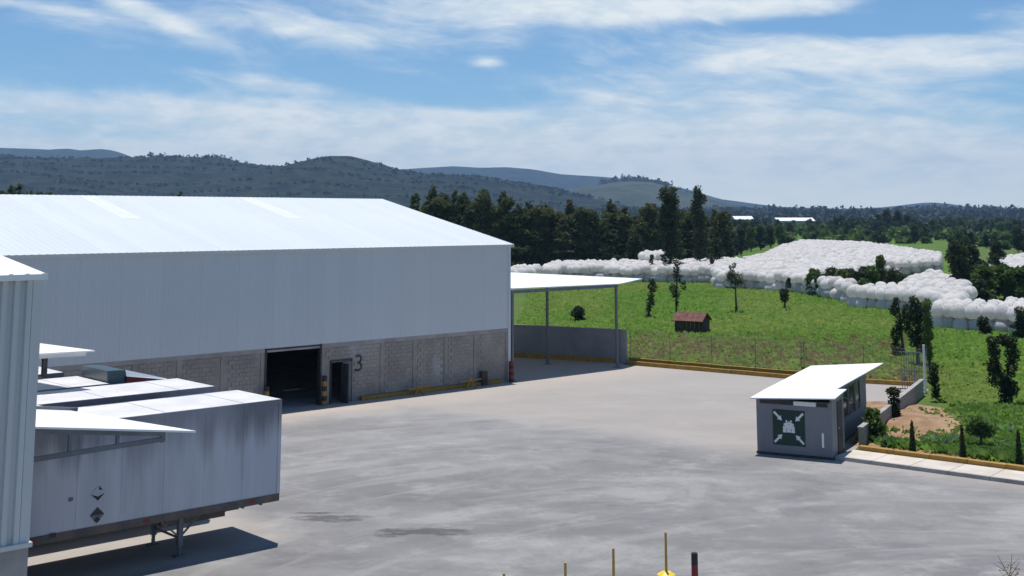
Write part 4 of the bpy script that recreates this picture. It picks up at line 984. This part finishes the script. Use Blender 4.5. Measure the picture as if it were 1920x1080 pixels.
fill(poly((1582, 578), (1725, 590), (1750, 594), (1800, 560, T2), (1822, 545, T2), (1740, 536, T2), (1688, 530, T2), (1600, 532, T2)), 2, 'B')
PC = poly((960, 529), (1190, 532), (1340, 533), (1400, 540), (1580, 555), (1590, 558), (1600, 530, T2), (1530, 519, T2), (1420, 501, T2), (1350, 485, T2), (1200, 486, T2), (1042, 489, T2), (1010, 500, T2), (950, 505, T2))
fill(PC, 2, 'C')
# the wide sheet of bags beyond
fill(poly((1340, 508, T2), (1339, 483, T2), (1392, 484, T2), (1411, 478, T2), (1436, 473, T2), (1468, 458, T2), (1506, 449, T2), (1622, 453, T2), (1690, 462, T2), (1739, 469, T2), (1761, 472, T2), (1761, 484, T2),
          (1700, 488, T2), (1660, 488, T2), (1635, 494, T2), (1588, 504, T2), (1515, 512, T2), (1515, 516, T2), (1420, 509, T2)), 2, 'D', 1.16, holes=(PC,))
fill(poly((1684, 528, T2), (1727, 510, T2), (1760, 506, T2), (1775, 512, T2), (1800, 518, T2), (1826, 541, T2), (1740, 535, T2)), 2, 'E')
fill(poly((1828, 512, T2), (1842, 500, T2), (1868, 488, T2), (1880, 478, T2), (1960, 472, T2), (2000, 512, T2), (1900, 511, T2)), 2, 'F', 1.16)
fill(poly((1200, 490, T2), (1210, 483, T2), (1250, 483, T2), (1262, 490, T2)), 3, 'G')
bags = [b for b in bags if abs(b[0]) < b[1] * .5]
def sees(b): return (b[0] ** 2 + b[1] ** 2) - (400 if b[2] > 0 else 0)
bags.sort(key=sees)
near, far = bags[:300], bags[300:]
BL = {('A', 0): 'white bulk bag at the bottom of the nearest stacked rows, right edge', ('A', 1): 'white bulk bag on top of the nearest stacked rows, right edge', ('A', 2): 'white bulk bag on the third tier of the nearest rows, right edge',
      ('B', 0): 'white bulk bag at the bottom of the stacked rows behind the dark tree cluster', ('B', 1): 'white bulk bag on top of the stacked rows behind the dark tree cluster', ('B', 2): 'white bulk bag on the third tier behind the dark tree cluster'}
for (x, y, L, nm) in near:
    o = link('bulk_bag', BM[rc.randrange(8)], None, (x, y, L * 1.15 - (.03 if L else 0)), R(-27) + rc.choice((0, R(90), R(180), R(270))) + rc.uniform(-.12, .12), (rc.uniform(.88, 1.08), rc.uniform(.88, 1.08), rc.uniform(.9, 1.16) if L else rc.uniform(.97, 1.03)))
    tag(o, BL.get((nm, L), 'white bulk bag in the long row at the field edge, %s' % ('ground tier', 'upper tier', 'topmost tier')[min(L, 2)]), 'bulk bag', 'white bulk bags, %s, tier %d' % ({'A': 'nearest rows', 'B': 'rows behind the tree cluster'}.get(nm, 'long row'), L + 1))
def merge(bl_, sub, name, label):
    T = [low_bag(sub, 100 + s) for s in range(6)]; Vs = []; Qs = []; b = 0
    for (x, y, L, nm) in bl_:
        V, Q = T[rc.randrange(6)]; a = R(-27) + rc.choice((0, 1.571, 3.1416)) + rc.uniform(-.15, .15); c, s = math.cos(a), math.sin(a)
        k = rc.uniform(.86, 1.2)
        W_ = np.stack([(V[:, 0] * c - V[:, 1] * s) * k + x, (V[:, 0] * s + V[:, 1] * c) * k + y, V[:, 2] + L * 1.17 + rc.uniform(-.15, .38)], 1)
        Vs.append(W_); Qs.append(Q + b); b += len(V)
    o = link(name, np_mesh(name, np.concatenate(Vs), np.concatenate(Qs), M['bag_far'], True)); tag(o, label, 'bulk bags', kind='stuff')
mid_ = [b for b in far if b[1] < 190]; fa_ = [b for b in far if b[1] >= 190]
merge(mid_, 2, 'bulk_bags', 'long rows of white bulk bags along the far edge of the green field')
merge(fa_, 1, 'bulk_bags', 'wide pale sheet of stacked white bulk bags farther off beyond the field')
print('bags', len(near), len(mid_), len(fa_))

# ------------------------------------------------------------------ hedges, bushes and trees around and beyond the bags
def grp(name, kind, spots, s, label, cat, group, jit=.2, sz=None):
    for i, (px, py) in enumerate(spots):
        q = G(px, py); k = s * rc.uniform(1 - jit, 1 + jit)
        plant(name, kind, rc.randrange(6), q, k, label, cat, group, (sz or s) * rc.uniform(1 - jit, 1 + jit))
for (px, yy, s_, zs, lab) in ((1787, 139, .72, .82, 'left half of the big dark tree pair between the bag rows'), (1812, 142, .70, .80, 'right half of the big dark tree pair between the bag rows'),
                              (1856, 172, .62, .70, 'smaller dark tree right of the big dark pair between the bag rows')):
    plant('dark_tree', 'dark', int(px) % 6, ((px - CXP) / FPX * yy, yy), s_, lab, 'tree', None, zs)
grp('green_bush', 'green_bush', ((1832, 566), (1850, 568), (1868, 566), (1885, 568), (1903, 566), (1920, 568), (1842, 556), (1895, 556), (1915, 552)), 2.0, 'rough green bush behind the nearest bags', 'bush', 'green bushes behind the nearest bags')
grp('dark_bush', 'bush', ((1800, 562), (1812, 556), (1822, 560), (1835, 572)), 1.7, 'dark bush at the left of the bushes behind the nearest bags', 'bush', 'dark bushes behind the nearest bags')
for k_, (px, py, h_) in enumerate(((1528, 517, 2.9), (1545, 519, 3.0), (1562, 520, 3.2), (1580, 521, 3.2), (1598, 523, 3.3), (1615, 525, 3.4), (1634, 526, 3.5), (1672, 526, 3.3), (1688, 522, 3.0))):
    q = G(px, py, 2.45); plant('dark_bush', 'bush' if k_ % 3 else 'green_bush', k_ % 5, q, rc.uniform(1.4, 1.9), 'low dark bush in the green wedge among the bags', 'bush', 'bushes in the green wedge', h_ / 1.6)
q = G(1652, 524, 2.45); plant('dark_tree', 'broad', 2, q, .40, 'rounded tree taller than the bushes in the green wedge among the bags', 'tree', None, .60)
for k_, (px, yy, s_) in enumerate(((1352, 262, .62), (1368, 285, .7), (1384, 300, .75), (1402, 330, .8), (1420, 345, .8), (1438, 370, .8), (1455, 380, .8), (1392, 350, .9), (1345, 300, .8))):
    plant('field_tree', 'dark' if k_ % 3 else 'broad', k_ % 6, ((px - CXP) / FPX * yy, yy), s_, 'tree in the thicket at the left shoulder of the wide bag sheet', 'tree', 'thicket left of the bag sheet')
# scattered broadleaf trees beyond the bags
rt = random.Random(21)
for i in range(230):
    yy = 300 + (rt.random() ** 1.2) * 640; px = rt.uniform(1240, 1960)
    if px > 1420 and 905 < yy < 995 and px < 1545: continue
    x = (px - CXP) / FPX * yy
    if px < 1780 and yy < 420: 
        if 1380 < px < 1760: continue
    kind = rt.choice(('dark', 'dark', 'broad'))
    s = rt.uniform(.55, .95) * (1.0 if yy > 500 else .85)
    if px > 1480 and yy < 560 and rt.random() < .5: continue
    plant('field_tree', kind, rt.randrange(6), (x, yy), s, '%s green tree in the %s fields beyond the white bags, %s' % ('dark' if kind == 'dark' else 'light', 'nearer' if yy < 560 else 'farther', 'left of the farm sheds' if px < 1375 else ('below the farm sheds' if px < 1540 else ('near the large dark clump' if px < 1730 else 'towards the right edge'))), 'tree', 'scattered dark trees beyond the bags' if kind == 'dark' else 'scattered light trees beyond the bags')
# large dark clump right of the white roofs
for i, (px, yy, s) in enumerate(((1636, 600, 1.35), (1655, 610, 1.5), (1676, 600, 1.4), (1694, 605, 1.2), (1706, 420, .75))):
    plant('dark_tree', 'dark', i, ((px - CXP) / FPX * yy, yy), s, 'tree of the large dark clump in the middle distance' if i < 4 else 'single dark tree below the large dark clump', 'tree', 'large dark clump' if i < 4 else None)
for i in range(16):
    px = 1320 + i * 6.5 if i < 5 else rt.uniform(1235, 1370); yy = rt.uniform(250, 330)
    plant('field_tree', 'dark', rt.randrange(6), ((px - CXP) / FPX * yy, yy), rt.uniform(.5, .75), 'dark tree behind the tall slender pair', 'tree', 'dark trees behind the tall pair')
# hedge lines far right
# white farm roofs
def shed(px0, px1, yy, h, dep, label):
    x0, x1 = (px0 - CXP) / FPX * yy, (px1 - CXP) / FPX * yy
    r_ = empty('farm_shed', (x0, yy, 0)); tag(r_, label, 'shed'); L = x1 - x0
    MB().box(0, 0, 0, L, dep, h - 1.5).build('wall', M['yard_wall'], r_)
    MB().hexa([(-.4, -.5, h - 1.5), (L + .4, -.5, h - 1.5), (L + .4, dep / 2, h + .9), (-.4, dep / 2, h + .9), (-.4, -.5, h - 1.3), (L + .4, -.5, h - 1.3), (L + .4, dep / 2, h + 1.1), (-.4, dep / 2, h + 1.1)]).build('roof', M['booth_roof'], r_)
    MB().slab([(-.4, dep / 2 + .001, h + 1.1), (L + .4, dep / 2 + .001, h + 1.1), (L + .4, dep + .5, h - 1.3), (-.4, dep + .5, h - 1.3)], .2).build('rear_roof', M['booth_roof'], r_)
shed(1374, 1408, 900, 8.4, 16, 'small far white-roofed shed among the trees')
shed(1453, 1522, 930, 7.2, 18, 'wide far white-roofed shed right of the small one')

# far wood, hills
def blobs(spots, name, m, label, q=18, kind='stuff'):
    """crowns of a far wood, joined, each a cloud of leaf masses: (x, y, z, r, h)"""
    rg = np.random.default_rng(5); S = np.array(spots); n = len(S); S = np.repeat(S, q, 0); N_ = n * q
    d = rg.normal(size=(N_, 3)); d /= np.linalg.norm(d, axis=1)[:, None]
    c = S[:, :3] + np.stack([np.zeros(N_), np.zeros(N_), S[:, 4] * .5], 1) + d * np.stack([S[:, 3], S[:, 3], S[:, 4] * .5], 1) * rg.uniform(.5, 1.0, N_)[:, None]
    a = rg.normal(size=(N_, 3)); a /= np.linalg.norm(a, axis=1)[:, None]
    b = np.cross(a, rg.normal(size=(N_, 3))); b /= np.linalg.norm(b, axis=1)[:, None]
    s_ = (S[:, 3] * .55 * rg.uniform(.5, 1.2, N_))[:, None]
    V = np.stack([c - a * s_, c - b * s_ * .7, c + a * s_, c + b * s_ * .7], 1).reshape(-1, 3); V[:, 2] = np.maximum(V[:, 2], S.repeat(4, 0)[:, 2] + .01)
    o = link(name, np_mesh(name, V, np.arange(4 * N_).reshape(-1, 4), m)); tag(o, label, 'woodland', kind=kind); return o
sp = []
for i in range(4200):
    yy = rt.uniform(1500, 3300); x = rt.uniform(.04, .62) * yy
    hmax = 17 + 8 * mnoise.noise(Vector((x * .005, yy * .002, 0))) + (10 if yy > 2000 else 0)
    sp.append((x, yy, 0, rt.uniform(5, 9), hmax * rt.uniform(.8, 1.12)))
blobs(sp, 'woodland', M['forest'], 'far dark woodland along the horizon on the right')
sp = []
for i in range(1500):
    yy = rt.uniform(560, 1150); x = rt.uniform(.13, .62) * yy
    if mnoise.noise(Vector((x * .012, yy * .009, 4))) < .12 or (.2 < x / yy < .262 and yy < 935): continue
    sp.append((x, yy, 0, rt.uniform(2, 4.5), rt.uniform(4, 9)))
sq = []
for i in range(1500):
    yy = rt.uniform(330, 900); x = rt.uniform(.12, .62) * yy; px = x / yy * FPX + CXP
    if mnoise.noise(Vector((x * .02, yy * .014, 8))) < -.08: continue
    if yy < 400 and 1440 < px < 1780: continue
    sq.append((x, yy, 0, rt.uniform(1.2, 3.2), rt.uniform(1.5, 5.5)))
blobs(sq[::2], 'scrub', M['mid_leaf'], 'fresh green scrub and hedges in the fields beyond the bags', 60)
blobs(sq[1::4], 'scrub', M['dark_leaf'], 'dark scrub and hedges in the fields beyond the bags', 60)
blobs(sp, 'woodland', M['dark_leaf'], 'belt of lower dark trees and scrub in front of the far woodland', 45)

def ridge(name, D, prof, depth, m, seed, amp=1.0, x_step=1):
    """a real ridge of hills: profile (px, py) of its crest seen from here, at distance D"""
    n, k = 150, 22
    xs = np.linspace(prof[0][0], prof[-1][0], n); ys = np.interp(xs, [p[0] for p in prof], [p[1] for p in prof])
    V = []; F = []
    for j in range(k):
        t = j / (k - 1) * 2 - 1          # -1 front foot, 0 crest, 1 back foot
        for i in range(n):
            X0 = (xs[i] - CXP) / FPX * D; top = CAMH + (HOR - ys[i]) / FPX * D
            sh = math.cos(t * math.pi / 2) ** 1.15 if abs(t) < 1 else 0
            y = D + t * depth
            nz = mnoise.fractal(Vector((X0 * .0022, y * .0022, seed)), 1.0, 2.0, 5) * amp * (1 - sh ** 6) * min(1, sh * 3)
            V.append((X0 , y, top * sh + nz * top * .22 - 2 * (1 - sh)))
    for j in range(k - 1):
        for i in range(n - 1): F.append((j * n + i, j * n + i + 1, (j + 1) * n + i + 1, (j + 1) * n + i))
    o = MB().add(V, F).build(name, m, None, (0, 0, 0), 0, True); tag(o, kind='structure'); return o, V
M['hill_forest'] = mat('forested_hillside', (.008, .015, .013), (.026, .035, .024), 1.0, .022, 9, lo=.38, hi=.62, bump=1.0, bscale=.03, bdist=22, spec=.1, c3=(.07, .075, .04), s3=.004, lo3=.60, hi3=.75)
M['hill_grass'] = mat('grassy_hillside', (.04, .05, .03), (.075, .08, .05), 1.0, .006, 9, lo=.4, hi=.62, bump=.8, bscale=.04, bdist=8, spec=.1, c3=(.03, .045, .02), s3=.012, lo3=.52, hi3=.6)
near_prof = [(-900, 330), (-500, 300), (-250, 285), (0, 290), (60, 300), (230, 300), (290, 297), (420, 299), (470, 309), (530, 315), (565, 314), (600, 303), (632, 296), (668, 296), (705, 306), (745, 321), (800, 328), (900, 332), (960, 342), (1020, 352), (1080, 366), (1160, 385), (1260, 402)]
_, nv = ridge('near_hills', 2600, near_prof, 900, M['hill_forest'], 1.0)
ridge('far_hills', 6000, [(640, 345), (720, 322), (770, 318), (850, 313), (900, 316), (950, 315), (1000, 319), (1050, 328), (1130, 333), (1200, 340), (1280, 356), (1340, 374), (1450, 388), (1560, 392), (1650, 389), (1700, 384), (1730, 380), (1760, 385), (1820, 392), (1960, 394), (2600, 390)], 900, M['hill_forest'], 4.0)
ridge('far_hills', 5600, [(-1200, 300), (-400, 276), (-100, 282), (0, 279), (60, 281), (110, 283), (130, 280), (160, 284), (200, 281), (225, 287), (245, 297), (300, 310), (420, 330), (560, 350)], 900, M['hill_forest'], 7.0)
ridge('knoll_hill', 3600, [(880, 400), (960, 382), (1030, 363), (1080, 353), (1120, 348), (1150, 343), (1180, 340), (1215, 342), (1245, 351), (1290, 366), (1340, 381), (1420, 394), (1520, 402)], 700, M['hill_grass'], 9.0)
# woods on the near hills
sp = []; rh = random.Random(5)
for i in range(5000):
    v = nv[rh.randrange(150 * 3, 150 * 13)]
    x, y = v[0] + rh.uniform(-12, 12), v[1] + rh.uniform(-40, 40)
    if mnoise.noise(Vector((v[0] * .004, v[1] * .004, 9))) > .25: continue
    if v[0] > 150 + 0 and rh.random() < .85: continue
    sp.append((x, y, v[2] - 3, rh.uniform(2.5, 5), rh.uniform(3.5, 6.5)))
crest = nv[150 * 10:150 * 12]
for i in range(900):
    v = crest[rh.randrange(len(crest))]
    px = v[0] / 2600 * FPX + CXP
    if px > 430 or (px < 270 and rh.random() < .7): continue
    big = 1.5 if (290 < px < 330 or 375 < px < 425 or rh.random() < .03) else 1.0
    sp.append((v[0] + rh.uniform(-10, 10), v[1], v[2] - 4, rh.uniform(3, 6), rh.uniform(6, 11) * big))
blobs(sp, 'hill_woods', M['forest'], 'forest covering the long dark hills on the left')
# trees and a small chapel tower on the knoll
sp = []
for i in range(110):
    px = rh.choice((rh.uniform(1125, 1180), rh.uniform(1185, 1300), rh.uniform(1150, 1250)))
    y0 = float(np.interp(px, (1120, 1150, 1180, 1215, 1245, 1290, 1340), (348, 343, 340, 342, 351, 366, 381)))
    sp.append(((px - CXP) / FPX * 3600, 3600 + rh.uniform(-60, 40), CAMH + (HOR - y0) / FPX * 3600 - 6, rh.uniform(5, 10), rh.uniform(12, 26)))
blobs(sp, 'hill_woods', M['forest'], 'dark trees crowning the pale knoll behind the conifers')
q = (1165 - CXP) / FPX * 3600
tw = empty('hill_tower', (q, 3590, CAMH + (HOR - 342) / FPX * 3600 - 4)); tag(tw, 'small pointed tower on top of the pale knoll', 'tower')
MB().box(-5, -5, 0, 5, 5, 18).build('shaft', M['concrete_trim'], tw); MB().tube((0, 0, 18), (0, 0, 30), 6.5, .4, 4).build('spire', M['concrete_trim'], tw)
# dark trees peeping over the warehouse ridge
for i, (px, yy, hh) in enumerate(((28, 190, 1.1), (40, 192, 1.14), (12, 194, 1.07), (60, 196, 1.07), (80, 196, 1.05), (100, 196, 1.04), (344, 196, 1.02))):
    s_ = hh; plant('far_tree', 'conifer', i % 7, ((px - CXP) / FPX * yy, yy), 1.1, 'dark treetop showing just above the left end of the warehouse ridge' if px < 200 else 'single dark treetop above the middle of the warehouse ridge', 'tree', 'treetops above the ridge' if px < 200 else None, s_)

# ------------------------------------------------------------------ grass
def tufts(spots, m, name, label, hmin, hmax, blades=5, w=.05, seed=3):
    rg = np.random.default_rng(seed); P_ = np.array(spots); n = len(P_) * blades
    base = np.repeat(P_, blades, 0) + np.concatenate([rg.normal(0, .12, (n, 2)), np.zeros((n, 1))], 1)
    a = rg.uniform(0, 2 * math.pi, n); h = rg.uniform(hmin, hmax, n)
    s = np.stack([np.cos(a), np.sin(a), np.zeros(n)], 1) * w * rg.uniform(.6, 1.5, n)[:, None]
    l = np.stack([np.cos(a + 1.57), np.sin(a + 1.57), np.zeros(n)], 1) * (h * rg.uniform(.5, 1.7, n))[:, None]
    up = np.zeros((n, 3)); up[:, 2] = h
    V = np.stack([base - s, base + s, base + s * .5 + l * .6 + up, base - s * .5 + l + up * .8], 1).reshape(-1, 3)
    o = link(name, np_mesh(name, V, np.arange(4 * n).reshape(-1, 4), m)); tag(o, label, 'grass', kind='stuff')
FIELD = poly((1172, 676), (1500, 704), (1717, 716), (1742, 714), (1760, 752), (1600, 829), (1720, 845), (1960, 872)) + [(60, 60), (75, 120), (70, 185), (45, 200), (10, 200), (2, 150), (0, 90)]
dry = poly((1172, 684), (1500, 712), (1717, 724), (1720, 634), (1450, 632), (1172, 636))
rgx = random.Random(2); ga = []; gd = []
while len(ga) < 30000:
    y = 46 + (rgx.random() ** 1.2) * 130; x = rgx.uniform(-2, .46 * y)
    if not in_poly(x, y, FIELD): continue
    if in_poly(x, y + rgx.gauss(0, 3.5), dry) and rgx.random() < .66: gd.append((x, y, 0)); 
    elif mnoise.noise(Vector((x * .2, y * .2, 0))) > .28 and rgx.random() < .6: continue
    else: ga.append((x, y, 0))
hm = poly((1640, 822), (1690, 838), (1740, 838), (1800, 812), (1805, 765), (1745, 752), (1690, 780))
ga = [p for p in ga if not in_poly(p[0], p[1], hm)]; gd = [p for p in gd if not in_poly(p[0], p[1], hm)]
isp = lambda q: mnoise.fractal(Vector((q[0] * .09, q[1] * .05, 2)), 1.0, 2.0, 4) + rgx.uniform(-.25, .25) > .05
pale = [q for q in ga if isp(q)]; deep = [q for q in ga if q not in set(pale)] if False else None
ps_ = set(pale); deep = [q for q in ga if q not in ps_]
tufts(deep, M['grass'], 'grass', 'rough green grass covering the field', .10, .42, 5, .085)
tufts(pale, M['pale_grass'], 'pale_grass', 'yellower patches of grass in the field', .10, .38, 5, .085, 13)
tufts(gd, M['dry_grass'], 'dry_grass', 'brownish dry grass along the yard fence', .10, .35, 5, .045, 9)
gg = []
while len(gg) < 5000:
    px, py = rgx.uniform(1600, 1925), rgx.uniform(770, 872)
    if py > 829 + (px - 1600) * .125 + 2: continue
    q = G(px, py)
    if (q.x - bf(0, 0).x) * math.cos(R(-27.1)) + (q.y - BO[1]) * math.sin(R(-27.1)) < 3.9: continue
    if in_poly(q.x, q.y, hm) and rgx.random() < .93: continue
    if mnoise.noise(Vector((q.x * .8, q.y * .8, 5))) > .25: continue
    gg.append((q.x, q.y, 0.0))
tufts(gg[:900], M['light_leaf'], 'garden_weeds', 'bright weeds growing in the garden strip by the sidewalk', .10, .45, 6, .04, 21)
tufts(gg[900:2300], M['pale_grass'], 'pale_grass', 'yellowish grass in the garden strip by the sidewalk', .06, .25, 5, .05, 22)

# ------------------------------------------------------------------ haze
hz = MB().box(-13500, -2500, -1.0, 13500, 7200, 330).build('haze', None)
hz.data.materials.clear()
hm_ = bpy.data.materials.new('thin_haze'); hm_.use_nodes = True; t = hm_.node_tree; t.nodes.clear()
pv = t.nodes.new('ShaderNodeVolumePrincipled'); pv.inputs['Color'].default_value = (.42, .66, 1.0, 1); pv.inputs['Density'].default_value = 0.00011; pv.inputs['Anisotropy'].default_value = 0.0
ou = t.nodes.new('ShaderNodeOutputMaterial'); t.links.new(pv.outputs[0], ou.inputs['Volume']); hz.data.materials.append(hm_)
tag(hz, 'thin bluish haze filling the air over the fields', kind='stuff')
